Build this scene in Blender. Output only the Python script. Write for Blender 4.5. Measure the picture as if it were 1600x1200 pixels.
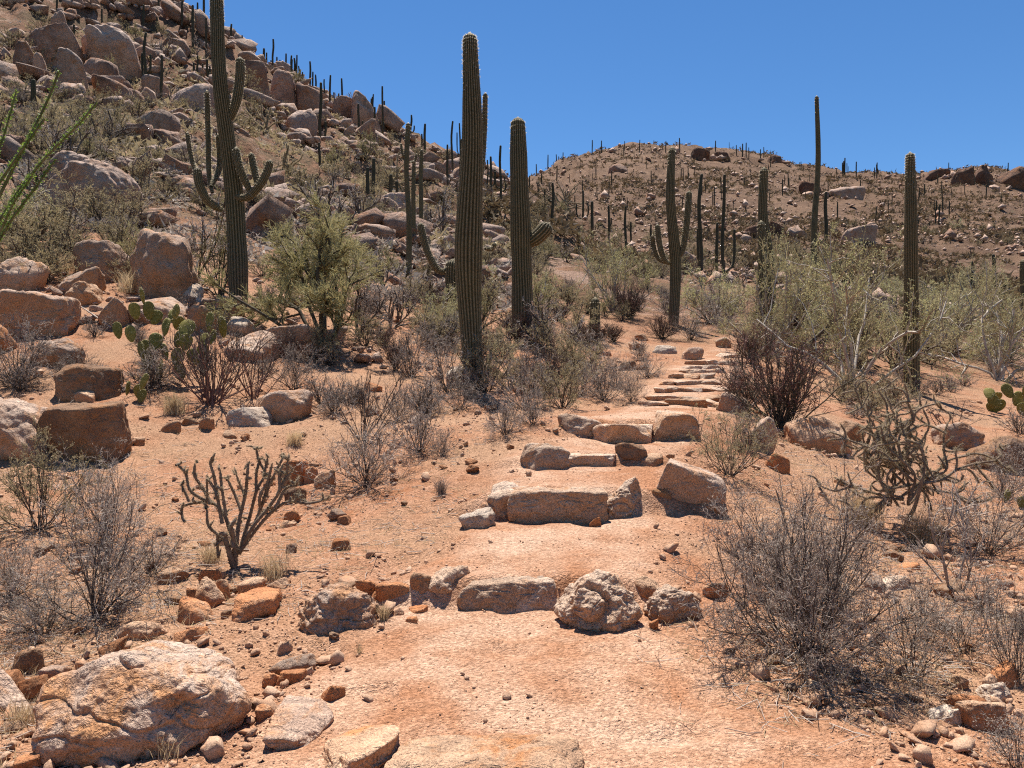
import bpy, math
import numpy as np

for o in list(bpy.data.objects):
    bpy.data.objects.remove(o)
scene = bpy.context.scene
C = scene.collection
F, EYE = 1200.0, 1.6            # focal length in photo pixels, eye height in metres

# ---------------------------------------------------------------- camera, sky, sun, exposure
cam_d = bpy.data.cameras.new('camera')
cam_d.sensor_width = 36.0
cam_d.lens = 27.0
cam_d.clip_start = 0.05
cam_d.clip_end = 6000
cam = bpy.data.objects.new('camera', cam_d)
cam.location = (0, 0, EYE)
cam.rotation_euler = (math.radians(90), 0, 0)
C.objects.link(cam)
scene.camera = cam

SUN = np.array((-0.08, 0.36, 0.93)); SUN /= np.linalg.norm(SUN)
EL, AZ = math.asin(SUN[2]), math.atan2(SUN[0], SUN[1])
world = bpy.data.worlds.new('World')
scene.world = world
world.use_nodes = True
wn = world.node_tree
sky = wn.nodes.new('ShaderNodeTexSky')
sky.sky_type = 'NISHITA'
sky.sun_disc = False
sky.sun_elevation = EL
sky.sun_rotation = AZ
sky.altitude = 800
sky.air_density = 1.0
sky.dust_density = 0.0
sky.ozone_density = 7.0
bg = wn.nodes['Background']
bg.inputs['Strength'].default_value = 0.070
hs = wn.nodes.new('ShaderNodeHueSaturation')
hs.inputs['Saturation'].default_value = 1.14
wn.links.new(sky.outputs[0], hs.inputs['Color'])
wn.links.new(hs.outputs[0], bg.inputs[0])

sun_d = bpy.data.lights.new('sun', 'SUN')
sun_d.energy = 5.0
sun_d.angle = math.radians(0.5)
sun_d.color = (1.0, 0.95, 0.87)
sun = bpy.data.objects.new('sun', sun_d)
sun.location = tuple(SUN * 200)
from mathutils import Vector
sun.rotation_euler = Vector(tuple(SUN)).to_track_quat('Z', 'Y').to_euler()
C.objects.link(sun)
vs = scene.view_settings
vs.view_transform = 'Standard'
vs.look = 'None'
vs.exposure = 0.92
vs.gamma = 1.0
vs.use_curve_mapping = False
scene.cycles.use_adaptive_sampling = True
scene.cycles.adaptive_threshold = 0.02
scene.cycles.use_denoising = False
scene.cycles.filter_width = 1.15
scene.cycles.max_bounces = 5
scene.cycles.diffuse_bounces = 3
scene.cycles.transmission_bounces = 4

# ---------------------------------------------------------------- helpers
def R(seed):
    return np.random.default_rng(seed)

def noise3(p, seed=0):
    i = np.floor(p).astype(np.int64)
    f = p - i
    f = f * f * f * (f * (f * 6 - 15) + 10)
    def h(a, b, c):
        n = (a * 374761393 + b * 668265263 + c * 1103515245 + seed * 974711) & 0xffffffff
        n = ((n ^ (n >> 13)) * 1274126177) & 0xffffffff
        n = n ^ (n >> 16)
        return (n & 0xffff) / 32767.5 - 1
    x, y, z = i[..., 0], i[..., 1], i[..., 2]
    fx, fy, fz = f[..., 0], f[..., 1], f[..., 2]
    L = lambda a, b, t: a + (b - a) * t
    return L(L(L(h(x, y, z), h(x + 1, y, z), fx), L(h(x, y + 1, z), h(x + 1, y + 1, z), fx), fy),
             L(L(h(x, y, z + 1), h(x + 1, y, z + 1), fx), L(h(x, y + 1, z + 1), h(x + 1, y + 1, z + 1), fx), fy), fz)

ROT = np.array([[0.36, 0.48, -0.8], [-0.8, 0.6, 0.0], [0.48, 0.64, 0.6]])
def fbm(p, octaves=4, seed=0, gain=0.5):
    s, a = 0.0, 1.0
    for k in range(octaves):
        s = s + a * noise3(p, seed + k * 17)
        p = (p @ ROT) * 2.03 + 7.3
        a *= gain
    return s

def sstep(a, b, x):
    t = np.clip((x - a) / (b - a), 0, 1)
    return t * t * (3 - 2 * t)

def mesh(name, V, quads=None, tris=None, mats=(), smooth=True, attrs=None, midx=None):
    me = bpy.data.meshes.new(name)
    V = np.ascontiguousarray(V, dtype=np.float32)
    q = np.zeros((0, 4), np.int32) if quads is None else np.asarray(quads, np.int32)
    t = np.zeros((0, 3), np.int32) if tris is None else np.asarray(tris, np.int32)
    me.vertices.add(len(V))
    me.vertices.foreach_set('co', V.ravel())
    me.loops.add(q.size + t.size)
    me.loops.foreach_set('vertex_index', np.concatenate([q.ravel(), t.ravel()]))
    me.polygons.add(len(q) + len(t))
    me.polygons.foreach_set('loop_start', np.concatenate([np.arange(len(q)) * 4, q.size + np.arange(len(t)) * 3]).astype(np.int32))
    if smooth:
        me.polygons.foreach_set('use_smooth', np.ones(len(q) + len(t), bool))
    for m in (mats if isinstance(mats, (list, tuple)) else [mats]):
        me.materials.append(m)
    if midx is not None:
        me.polygons.foreach_set('material_index', np.asarray(midx, np.int32))
    for k, v in (attrs or {}).items():
        a = me.attributes.new(k, 'FLOAT', 'POINT')
        a.data.foreach_set('value', np.asarray(v, np.float32))
    me.update(calc_edges=True)
    return me

def link(name, data, parent=None, loc=None, rot=None, scale=None):
    o = bpy.data.objects.new(name, data)
    C.objects.link(o)
    if parent is not None:
        o.parent = parent
    if loc is not None:
        o.location = [float(v) for v in loc]
    if rot is not None:
        o.rotation_euler = [float(v) for v in rot]
    if scale is not None:
        o.scale = [float(v) for v in (scale if hasattr(scale, '__len__') else (scale,) * 3)]
    return o

def tag(o, label, cat, group=None):
    o['label'] = label
    o['category'] = cat
    if group:
        o['group'] = group
    return o

ONES = 'zeroth first second third fourth fifth sixth seventh eighth ninth tenth eleventh twelfth thirteenth fourteenth fifteenth sixteenth seventeenth eighteenth nineteenth'.split()
TENS = {2: 'twent', 3: 'thirt', 4: 'fort', 5: 'fift', 6: 'sixt', 7: 'sevent', 8: 'eight', 9: 'ninet'}
def nth(n):
    if n < 20:
        return ONES[n]
    if n < 100:
        return TENS[n // 10] + ('ieth' if n % 10 == 0 else 'y-' + ONES[n % 10])
    return ('hundred-and-' if n < 200 else 'two-hundred-and-') + nth(n % 100) if n % 100 else ('hundredth' if n < 200 else 'two-hundredth')

# ---------------------------------------------------------------- materials
def lin(h):
    c = [int(h[i:i + 2], 16) / 255 for i in (0, 2, 4)]
    return tuple(x / 12.92 if x <= 0.04045 else ((x + 0.055) / 1.055) ** 2.4 for x in c) + (1,)

class NT:
    def __init__(self, name, rough=0.9, spec=0.2):
        self.m = bpy.data.materials.new(name)
        self.m.use_nodes = True
        self.t = self.m.node_tree
        self.b = self.t.nodes['Principled BSDF']
        self.b.inputs['Roughness'].default_value = rough
        self.b.inputs['Specular IOR Level'].default_value = spec
        self.out = self.t.nodes['Material Output']
    def n(self, kind, **kw):
        x = self.t.nodes.new('ShaderNode' + kind)
        for k, v in kw.items():
            if k in x.inputs.keys():
                self.put(x.inputs[k], v)
            else:
                setattr(x, k, v)
        return x
    def put(self, sock, v):
        if hasattr(v, 'is_output'):
            self.t.links.new(v, sock)
        elif hasattr(v, 'outputs'):
            self.t.links.new(v.outputs[0], sock)
        else:
            sock.default_value = v
    def noise(self, co, scale, detail=4, rough=0.55, dist=0.0):
        return self.n('TexNoise', Vector=co, Scale=scale, Detail=detail, Roughness=rough, Distortion=dist).outputs[0]
    def ramp(self, fac, a, b, ca=(0, 0, 0, 1), cb=(1, 1, 1, 1)):
        r = self.n('ValToRGB')
        self.put(r.inputs[0], fac)
        e = r.color_ramp.elements
        e[0].position, e[1].position = a, b
        e[0].color, e[1].color = ca, cb
        return r.outputs[0]
    def mix(self, fac, a, b, mode='MIX'):
        x = self.t.nodes.new('ShaderNodeMix')
        x.data_type = 'RGBA'
        x.blend_type = mode
        self.put(x.inputs[0], fac)
        self.put(x.inputs[6], a)
        self.put(x.inputs[7], b)
        return x.outputs[2]
    def math(self, op, a, b=0.5):
        x = self.n('Math', operation=op)
        self.put(x.inputs[0], a)
        self.put(x.inputs[1], b)
        return x.outputs[0]
    def bump(self, h, strength, dist, normal=None):
        x = self.n('Bump', Strength=strength, Distance=dist, Height=h)
        if normal is not None:
            self.put(x.inputs['Normal'], normal)
        return x.outputs[0]
    def finish(self, col, normal=None, translucent=0.0):
        self.put(self.b.inputs['Base Color'], col)
        if normal is not None:
            self.put(self.b.inputs['Normal'], normal)
        if translucent:
            tr = self.n('BsdfTranslucent', Color=col)
            mx = self.n('MixShader')
            mx.inputs[0].default_value = translucent
            self.t.links.new(self.b.outputs[0], mx.inputs[1])
            self.t.links.new(tr.outputs[0], mx.inputs[2])
            self.t.links.new(mx.outputs[0], self.out.inputs[0])
        return self.m

def rgb(r, g, b):
    return (r, g, b, 1)

def ground_material():
    t = NT('desert_ground', 0.95, 0.1)
    co = t.n('NewGeometry').outputs['Position']
    at = t.n('Attribute', attribute_name='trail').outputs['Fac']
    far = t.n('Attribute', attribute_name='far').outputs['Fac']
    big = t.noise(co, 0.55, 3)
    mid = t.noise(co, 3.2, 4, 0.62)
    fine = t.noise(co, 42, 3, 0.75)
    soil = t.mix(t.ramp(mid, 0.36, 0.64), rgb(0.36, 0.165, 0.085), rgb(0.45, 0.25, 0.155))
    soil = t.mix(t.ramp(big, 0.40, 0.62), soil, rgb(0.41, 0.245, 0.15))
    lane = t.noise(co, 1.1, 4, 0.6, 0.6)
    path = t.mix(t.ramp(mid, 0.35, 0.65), rgb(0.44, 0.245, 0.148), rgb(0.54, 0.335, 0.225))
    path = t.mix(t.ramp(lane, 0.45, 0.60), path, rgb(0.40, 0.195, 0.105))
    path = t.mix(t.ramp(t.noise(co, 0.8, 3, 0.6, 0.4), 0.48, 0.62), path, rgb(0.54, 0.355, 0.245))
    hn = t.noise(co, 0.16, 5, 0.65)
    hill = t.mix(t.ramp(hn, 0.4, 0.6), rgb(0.20, 0.10, 0.058), rgb(0.29, 0.165, 0.10))
    hill = t.mix(t.ramp(t.noise(co, 0.5, 5, 0.7), 0.46, 0.60), hill, rgb(0.155, 0.105, 0.06))
    bed = t.ramp(t.noise(co, 0.22, 5, 0.7, 0.6), 0.55, 0.60)
    hill = t.mix(t.math('MULTIPLY', bed, 0.8), hill, rgb(0.38, 0.255, 0.19))
    col = t.mix(at, soil, path)
    hill = t.mix(t.math('MULTIPLY', t.n('Attribute', attribute_name='distant').outputs['Fac'], 0.85), hill, t.mix(t.ramp(t.noise(co, 0.09, 5, 0.75), 0.42, 0.6), rgb(0.115, 0.070, 0.045), rgb(0.205, 0.13, 0.085)))
    col = t.mix(far, col, hill)
    col = t.mix(1.0, col, t.ramp(fine, 0.25, 0.75, rgb(0.56, 0.52, 0.49), rgb(1.32, 1.32, 1.32)), 'MULTIPLY')
    vt = t.n('TexVoronoi', Vector=co, Scale=60.0, feature='F1')
    vor = vt.outputs['Distance']
    cell = t.n('SeparateColor', Color=vt.outputs['Color']).outputs[0]
    col = t.mix(1.0, col, t.ramp(cell, 0.0, 1.0, rgb(0.76, 0.73, 0.70), rgb(1.20, 1.21, 1.22)), 'MULTIPLY')
    vor2 = t.n('TexVoronoi', Vector=co, Scale=150.0, feature='F1').outputs['Distance']
    h = t.math('ADD', t.math('MULTIPLY', vor, -0.5), t.math('MULTIPLY', vor2, -0.25))
    h = t.math('ADD', h, t.math('MULTIPLY', fine, 1.2))
    n1 = t.bump(mid, 0.4, 0.05)
    n1 = t.bump(t.math('MULTIPLY', far, t.noise(co, 1.3, 5, 0.75)), 0.8, 0.9, n1)
    nrm = t.bump(h, 0.95, 0.022, n1)
    return t.finish(col, nrm)

def rock_material(name, a, b, stain, dark, stain_amt=0.5, dark_amt=0.5, scale=1.0, bump=1.0, side=0.0):
    t = NT(name, 0.88, 0.25)
    tc = t.n('TexCoord').outputs['Object']
    rnd = t.n('ObjectInfo').outputs['Random']
    off = t.n('CombineXYZ', X=t.math('MULTIPLY', rnd, 91.0), Y=t.math('MULTIPLY', rnd, 57.0), Z=t.math('MULTIPLY', rnd, 33.0))
    add = t.n('VectorMath', operation='ADD')
    t.put(add.inputs[0], tc); t.put(add.inputs[1], off)
    co = add.outputs[0]
    n1 = t.noise(co, 1.6 * scale, 5, 0.65, 0.4)
    n2 = t.noise(co, 3.1 * scale, 5, 0.7, 0.8)
    n3 = t.noise(co, 0.9 * scale, 6, 0.72, 0.3)
    sp = t.noise(co, 75 * scale, 2, 0.8)
    col = t.mix(t.ramp(n1, 0.40, 0.62), a, b)
    col = t.mix(t.ramp(n2, 0.62 - 0.22 * stain_amt, 0.74 - 0.16 * stain_amt), col, stain)
    col = t.mix(t.math('MULTIPLY', t.ramp(n3, 0.64 - 0.2 * dark_amt, 0.76 - 0.14 * dark_amt), 0.75), col, dark)
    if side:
        # weathered grey tops; flanks iron-stained, with the ground's warm bounce light painted in
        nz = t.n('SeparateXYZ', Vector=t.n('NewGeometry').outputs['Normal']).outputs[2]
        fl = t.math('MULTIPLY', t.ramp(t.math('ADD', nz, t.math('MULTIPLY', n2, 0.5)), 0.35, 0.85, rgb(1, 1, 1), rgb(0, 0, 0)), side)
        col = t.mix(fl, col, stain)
    tint = t.math('ADD', t.math('MULTIPLY', rnd, 0.28), 0.86)
    cc = t.n('CombineXYZ', X=tint, Y=tint, Z=tint)
    col = t.mix(1.0, col, cc, 'MULTIPLY')
    col = t.mix(1.0, col, t.ramp(sp, 0.28, 0.72, rgb(0.55, 0.53, 0.52), rgb(1.3, 1.3, 1.3)), 'MULTIPLY')
    crack = t.n('TexVoronoi', Vector=t.mix(0.12, co, t.n('TexNoise', Vector=co, Scale=3.0 * scale, Detail=5).outputs[1]), Scale=2.2 * scale, feature='DISTANCE_TO_EDGE').outputs['Distance']
    ck = t.ramp(crack, 0.0, 0.035)
    lump = t.noise(co, 9 * scale, 5, 0.7, 0.5)
    nr = t.bump(lump, 0.85 * bump, 0.09 / scale)
    nr = t.bump(ck, 0.35 * bump, 0.03 / scale, nr)
    nr = t.bump(sp, 0.45 * bump, 0.012 / scale, nr)
    return t.finish(col, nr)

def plain(name, c1, c2, scale=8.0, rough=0.8, tr=0.0, spec=0.2, rndamt=0.0):
    t = NT(name, rough, spec)
    tc = t.n('TexCoord').outputs['Object']
    col = t.mix(t.ramp(t.noise(tc, scale, 4), 0.35, 0.65), c1, c2)
    if rndamt:
        rnd = t.n('ObjectInfo').outputs['Random']
        v = t.math('ADD', t.math('MULTIPLY', rnd, 2 * rndamt), 1 - rndamt)
        col = t.mix(1.0, col, t.n('CombineXYZ', X=v, Y=v, Z=v), 'MULTIPLY')
    return t.finish(col, None, tr)

def cactus_material(name, green, green2, crest):
    t = NT(name, 0.75, 0.25)
    tc = t.n('TexCoord').outputs['Object']
    rib = t.n('Attribute', attribute_name='rib').outputs['Fac']
    cork = t.n('Attribute', attribute_name='cork').outputs['Fac']
    col = t.mix(t.ramp(t.noise(tc, 2.5, 6, 0.65), 0.35, 0.65), green, green2)
    dots = t.ramp(t.noise(tc, 28, 3, 0.6), 0.35, 0.6)
    col = t.mix(t.math('MULTIPLY', t.ramp(rib, 0.55, 0.98), t.math('ADD', t.math('MULTIPLY', dots, 0.6), 0.3)), col, crest)
    ck = t.math('MULTIPLY', cork, t.ramp(t.noise(tc, 6, 6, 0.7), 0.35, 0.65))
    col = t.mix(ck, col, rgb(0.16, 0.12, 0.085))
    hole = t.n('TexVoronoi', Vector=tc, Scale=1.15, feature='F1').outputs['Distance']
    col = t.mix(t.math('MULTIPLY', t.ramp(hole, 0.05, 0.11, rgb(1, 1, 1), rgb(0, 0, 0)), 0.9), col, rgb(0.022, 0.015, 0.010))
    scar = t.ramp(t.noise(tc, 1.7, 4, 0.7, 1.2), 0.60, 0.70)
    col = t.mix(t.math('MULTIPLY', scar, 0.55), col, rgb(0.15, 0.105, 0.062))
    nr = t.bump(t.noise(tc, 40, 3, 0.7), 0.6, 0.025)
    return t.finish(col, nr)

M = {}
M['ground'] = ground_material()
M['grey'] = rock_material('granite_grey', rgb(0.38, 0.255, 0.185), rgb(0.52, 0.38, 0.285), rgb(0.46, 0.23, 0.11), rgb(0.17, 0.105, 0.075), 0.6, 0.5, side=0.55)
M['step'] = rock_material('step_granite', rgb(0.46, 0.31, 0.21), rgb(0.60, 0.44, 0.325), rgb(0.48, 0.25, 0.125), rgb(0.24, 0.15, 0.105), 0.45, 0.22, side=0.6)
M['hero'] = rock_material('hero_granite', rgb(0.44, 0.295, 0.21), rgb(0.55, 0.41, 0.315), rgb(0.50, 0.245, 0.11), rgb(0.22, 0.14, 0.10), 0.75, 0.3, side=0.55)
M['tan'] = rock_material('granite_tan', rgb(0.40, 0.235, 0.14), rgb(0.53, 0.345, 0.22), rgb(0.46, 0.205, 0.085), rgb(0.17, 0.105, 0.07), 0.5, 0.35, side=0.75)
M['orange'] = rock_material('granite_orange', rgb(0.44, 0.175, 0.068), rgb(0.52, 0.25, 0.12), rgb(0.47, 0.30, 0.19), rgb(0.22, 0.10, 0.05), 0.3, 0.25)
M['dark'] = rock_material('granite_varnished', rgb(0.21, 0.12, 0.07), rgb(0.31, 0.18, 0.10), rgb(0.34, 0.155, 0.062), rgb(0.08, 0.055, 0.042), 0.5, 0.6)
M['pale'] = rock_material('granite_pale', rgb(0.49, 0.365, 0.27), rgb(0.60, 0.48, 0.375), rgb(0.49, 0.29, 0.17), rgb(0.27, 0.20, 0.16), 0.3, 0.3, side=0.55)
M['crag'] = rock_material('crag_granite', rgb(0.13, 0.068, 0.042), rgb(0.21, 0.115, 0.072), rgb(0.26, 0.115, 0.05), rgb(0.045, 0.027, 0.02), 0.45, 0.7, 0.12, 1.4)
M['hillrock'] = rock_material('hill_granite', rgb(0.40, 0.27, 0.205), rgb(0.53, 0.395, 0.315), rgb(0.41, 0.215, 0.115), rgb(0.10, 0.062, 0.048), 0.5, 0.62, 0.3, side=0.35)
M['redrock'] = rock_material('hill_red_granite', rgb(0.28, 0.165, 0.115), rgb(0.40, 0.265, 0.195), rgb(0.38, 0.17, 0.075), rgb(0.075, 0.044, 0.033), 0.55, 0.6, 0.25)
M['pebble'] = rock_material('pebble_granite', rgb(0.43, 0.245, 0.145), rgb(0.53, 0.345, 0.23), rgb(0.48, 0.235, 0.115), rgb(0.36, 0.22, 0.15), 0.4, 0.3, 2.0, 0.4)
M['saguaro'] = cactus_material('saguaro_skin', rgb(0.054, 0.042, 0.015), rgb(0.092, 0.072, 0.028), rgb(0.24, 0.18, 0.10))
M['saguaro_far'] = cactus_material('saguaro_skin_distant', rgb(0.036, 0.030, 0.014), rgb(0.056, 0.046, 0.022), rgb(0.10, 0.08, 0.045))
M['spine'] = plain('spine', rgb(0.70, 0.60, 0.42), rgb(0.80, 0.73, 0.58), 4, 0.6, 0.65)
M['spine_dark'] = plain('spine_dark', rgb(0.22, 0.17, 0.10), rgb(0.34, 0.27, 0.17), 4, 0.6, 0.3)
M['tw_grey'] = plain('twig_grey', rgb(0.31, 0.245, 0.195), rgb(0.47, 0.39, 0.325), 5, 0.85, 0.1, 0.15, 0.15)
M['tw_dark'] = plain('twig_dark', rgb(0.065, 0.048, 0.038), rgb(0.13, 0.10, 0.08), 5, 0.85, 0, 0.15, 0.15)
M['tw_red'] = plain('twig_russet', rgb(0.115, 0.058, 0.048), rgb(0.19, 0.105, 0.085), 5, 0.85, 0, 0.15, 0.15)
M['tw_brown'] = plain('twig_brown', rgb(0.23, 0.17, 0.135), rgb(0.35, 0.28, 0.23), 5, 0.85, 0.1, 0.15, 0.15)
M['tw_white'] = plain('twig_bleached', rgb(0.28, 0.23, 0.185), rgb(0.46, 0.40, 0.33), 5, 0.8, 0, 0.2, 0.1)
M['bark_green'] = plain('bark_green', rgb(0.11, 0.105, 0.045), rgb(0.20, 0.18, 0.085), 6, 0.8, 0, 0.2, 0.12)
M['bark_dark'] = plain('bark_dark', rgb(0.06, 0.048, 0.036), rgb(0.12, 0.10, 0.07), 9, 0.9, 0, 0.1, 0.12)
M['tw_green'] = plain('twig_green', rgb(0.27, 0.235, 0.105), rgb(0.37, 0.325, 0.165), 2.5, 0.8, 0.3, 0.2, 0.15)
M['tw_olive'] = plain('twig_olive', rgb(0.29, 0.235, 0.125), rgb(0.40, 0.33, 0.19), 2.5, 0.85, 0.3, 0.2, 0.2)
M['lf_green'] = plain('leaf_green', rgb(0.36, 0.335, 0.15), rgb(0.48, 0.45, 0.23), 3, 0.7, 0.45, 0.3, 0.12)
M['lf_olive'] = plain('leaf_olive', rgb(0.29, 0.225, 0.125), rgb(0.39, 0.31, 0.185), 3, 0.8, 0.3, 0.2, 0.2)
M['lf_grey'] = plain('leaf_grey', rgb(0.30, 0.25, 0.205), rgb(0.42, 0.36, 0.30), 3, 0.85, 0.25, 0.15, 0.15)
M['lf_bright'] = plain('leaf_bright', rgb(0.12, 0.20, 0.03), rgb(0.23, 0.32, 0.06), 6, 0.6, 0.45, 0.3)
M['straw'] = plain('straw', rgb(0.46, 0.33, 0.185), rgb(0.60, 0.46, 0.29), 5, 0.8, 0.4, 0.2, 0.12)
M['pad'] = plain('cactus_pad', rgb(0.115, 0.100, 0.018), rgb(0.22, 0.185, 0.05), 9, 0.75, 0.0, 0.2, 0.2)
M['cholla'] = plain('cholla_skin', rgb(0.18, 0.13, 0.078), rgb(0.30, 0.225, 0.14), 14, 0.85, 0, 0.15, 0.1)
M['cholla_dark'] = plain('cholla_skin_dark', rgb(0.13, 0.090, 0.062), rgb(0.22, 0.16, 0.115), 14, 0.85, 0, 0.15, 0.1)
M['fuzz'] = plain('cholla_spine', rgb(0.42, 0.33, 0.20), rgb(0.56, 0.46, 0.30), 5, 0.7, 0.4)
M['lf_far'] = plain('leaf_far', rgb(0.125, 0.085, 0.045), rgb(0.19, 0.13, 0.072), 0.3, 0.85, 0.2)
M['bird'] = plain('dark_feather', rgb(0.02, 0.02, 0.02), rgb(0.04, 0.04, 0.04), 5)

# ---------------------------------------------------------------- the lie of the land
# rows of ground (photo rows) at given distances along given columns of sight; gives the height of the land
KD = [3.2, 5, 6, 7, 8.3, 10, 12.6, 15, 18, 21, 25, 30, 40, 55, 75, 100, 135, 170, 220, 300, 400, 520, 800, 1500]
COLS = {
 -900: [1235,1030, 940, 850, 770, 690, 585, 505, 440, 390, 335, 285, 200, 110,  20, -80,-170,-210,-210,-150, -50,  60, 260, 420],
 -400: [1235,1025, 930, 845, 770, 690, 585, 505, 440, 390, 335, 285, 200, 115,  25, -75,-170,-190,-160, -60,  60, 200, 400, 500],
    0: [1230,1010, 920, 850, 780, 705, 610, 530, 455, 405, 355, 310, 240, 160,  75, -20,-110,-105, -40,  60, 180, 300, 430, 500],
  150: [1225,1000, 915, 850, 785, 715, 615, 540, 470, 420, 370, 330, 265, 192, 112,  22, -55, -45,  20, 120, 230, 330, 440, 500],
  300: [1215, 985, 905, 850, 795, 725, 630, 555, 490, 440, 395, 355, 295, 225, 150,  70,   8,  22,  80, 190, 300, 380, 450, 500],
  400: [1210, 978, 900, 850, 795, 730, 640, 575, 512, 465, 420, 383, 330, 265, 205, 145,  92, 108, 160, 260, 340, 400, 460, 500],
  500: [1205, 970, 895, 845, 785, 715, 640, 585, 530, 485, 440, 405, 352, 298, 250, 200, 146, 160, 205, 290, 360, 410, 460, 500],
  600: [1200, 965, 885, 830, 770, 700, 640, 595, 550, 510, 470, 437, 390, 340, 295, 248, 196, 202, 240, 305, 365, 410, 460, 500],
  700: [1200, 960, 870, 810, 745, 685, 640, 600, 562, 525, 488, 457, 415, 372, 333, 295, 255, 254, 275, 315, 355, 395, 450, 500],
  770: [1200, 960, 862, 800, 730, 672, 640, 605, 568, 532, 495, 463, 425, 390, 358, 326, 297, 286, 288, 304, 330, 370, 440, 500],
  840: [1200, 960, 860, 797, 725, 662, 640, 610, 573, 540, 503, 472, 437, 407, 382, 358, 335, 318, 302, 285, 272, 290, 400, 500],
  950: [1200, 960, 860, 797, 723, 660, 638, 618, 590, 560, 525, 490, 455, 428, 408, 388, 366, 345, 315, 270, 230, 245, 360, 480],
 1050: [1200, 960, 862, 800, 728, 662, 637, 614, 585, 560, 533, 503, 465, 436, 416, 396, 372, 348, 316, 270, 226, 240, 360, 480],
 1150: [1200, 964, 870, 812, 745, 685, 645, 616, 585, 560, 538, 513, 474, 446, 426, 404, 378, 352, 320, 276, 236, 250, 360, 480],
 1250: [1202, 967, 885, 838, 778, 720, 670, 640, 610, 585, 556, 530, 490, 460, 436, 412, 384, 358, 326, 284, 256, 268, 370, 480],
 1350: [1205, 970, 900, 855, 800, 745, 695, 662, 632, 606, 578, 550, 510, 475, 450, 424, 394, 366, 333, 294, 271, 284, 380, 480],
 1430: [1207, 972, 905, 862, 812, 758, 710, 675, 642, 616, 590, 562, 522, 487, 460, 432, 402, 373, 339, 299, 280, 292, 390, 480],
 1500: [1210, 975, 910, 867, 818, 768, 718, 685, 652, 626, 599, 572, 533, 498, 468, 440, 408, 378, 342, 296, 262, 276, 380, 480],
 1560: [1210, 977, 912, 870, 822, 772, 724, 690, 658, 632, 605, 578, 538, 503, 474, 444, 411, 380, 344, 296, 258, 272, 380, 480],
 1620: [1212, 980, 915, 872, 826, 776, 728, 696, 664, 638, 610, 582, 542, 508, 478, 448, 415, 384, 350, 312, 290, 300, 390, 480],
 2000: [1215, 985, 920, 880, 835, 790, 745, 712, 680, 652, 625, 598, 560, 525, 495, 465, 432, 402, 372, 345, 325, 335, 420, 480],
 2800: [1220, 990, 925, 885, 845, 800, 755, 725, 692, 665, 640, 612, 575, 542, 512, 485, 455, 430, 405, 380, 370, 380, 440, 490],
}
PXS = np.arange(-900, 2801, 10.0)
LDS = np.linspace(math.log(3.2), math.log(1500), 420)
_c = np.array(list(COLS.keys()), float)
_t = np.array(list(COLS.values()), float)
_a = np.stack([np.interp(LDS, np.log(KD), r) for r in _t])
TAB = np.stack([np.interp(PXS, _c, _a[:, k]) for k in range(len(LDS))], axis=1)
def _smooth(T, n, axis):
    k = np.hanning(2 * n + 3)[1:-1]; k /= k.sum()
    pad = [(0, 0), (0, 0)]; pad[axis] = (n, n)
    P = np.pad(T, pad, mode='reflect', reflect_type='odd')
    return np.apply_along_axis(lambda v: np.convolve(v, k, 'valid'), axis, P)
TAB = _smooth(_smooth(TAB, 5, 1), 4, 0)

T_D = [0, 3.2, 5.2, 7.0, 8.3, 9.7, 12.6, 16, 19, 21, 24, 28, 34]
T_X = [800, 800, 835, 890, 925, 985, 1062, 1078, 1098, 1112, 1135, 1150, 1150]
T_W = [1.15, 1.15, 0.95, 0.82, 0.78, 0.85, 0.72, 0.80, 0.85, 0.85, 0.6, 0.4, 0.1]
T_Z = ([0, 3.2, 5.14, 5.26, 6.98, 7.12, 8.26, 8.36, 9.66, 9.78, 12.4], [0, 0.0, 0.09, 0.285, 0.37, 0.655, 0.71, 0.85, 0.91, 1.15, 1.21])

def trail_mask(X, Y, soft=0.45):
    d = np.maximum(Y, 3.2)
    xc = (np.interp(d, T_D, T_X) - 800) / F * d
    w = np.interp(d, T_D, T_W)
    e = fbm(np.stack([X * 1.3, Y * 1.3, X * 0], -1), 3, 5) * 0.22
    return (1 - sstep(w - soft * 0.5, w + soft * 0.5, np.abs(X - xc) + e)) * (1 - sstep(26, 33, Y))

def gz0(X, Y):
    d = np.clip(Y, 3.2, 1490.0)
    px = np.clip(800 + X / d * F, -899, 2799)
    fx = (px - PXS[0]) / 10.0
    fy = (np.log(d) - LDS[0]) / (LDS[1] - LDS[0])
    i = np.clip(fx.astype(int), 0, len(PXS) - 2); j = np.clip(fy.astype(int), 0, len(LDS) - 2)
    a, b = fx - i, fy - j
    py = (TAB[i, j] * (1 - a) + TAB[i + 1, j] * a) * (1 - b) + (TAB[i, j + 1] * (1 - a) + TAB[i + 1, j + 1] * a) * b
    z = EYE - (py - 600) / F * d
    near = Y < 13.6
    if near.any():
        xs, ys = X[near], Y[near]
        tm = trail_mask(xs, ys, 1.1) * (1 - sstep(11.5, 13.5, ys))
        z[near] = z[near] * (1 - tm) + np.interp(d[near], *T_Z) * tm
    return z

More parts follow.
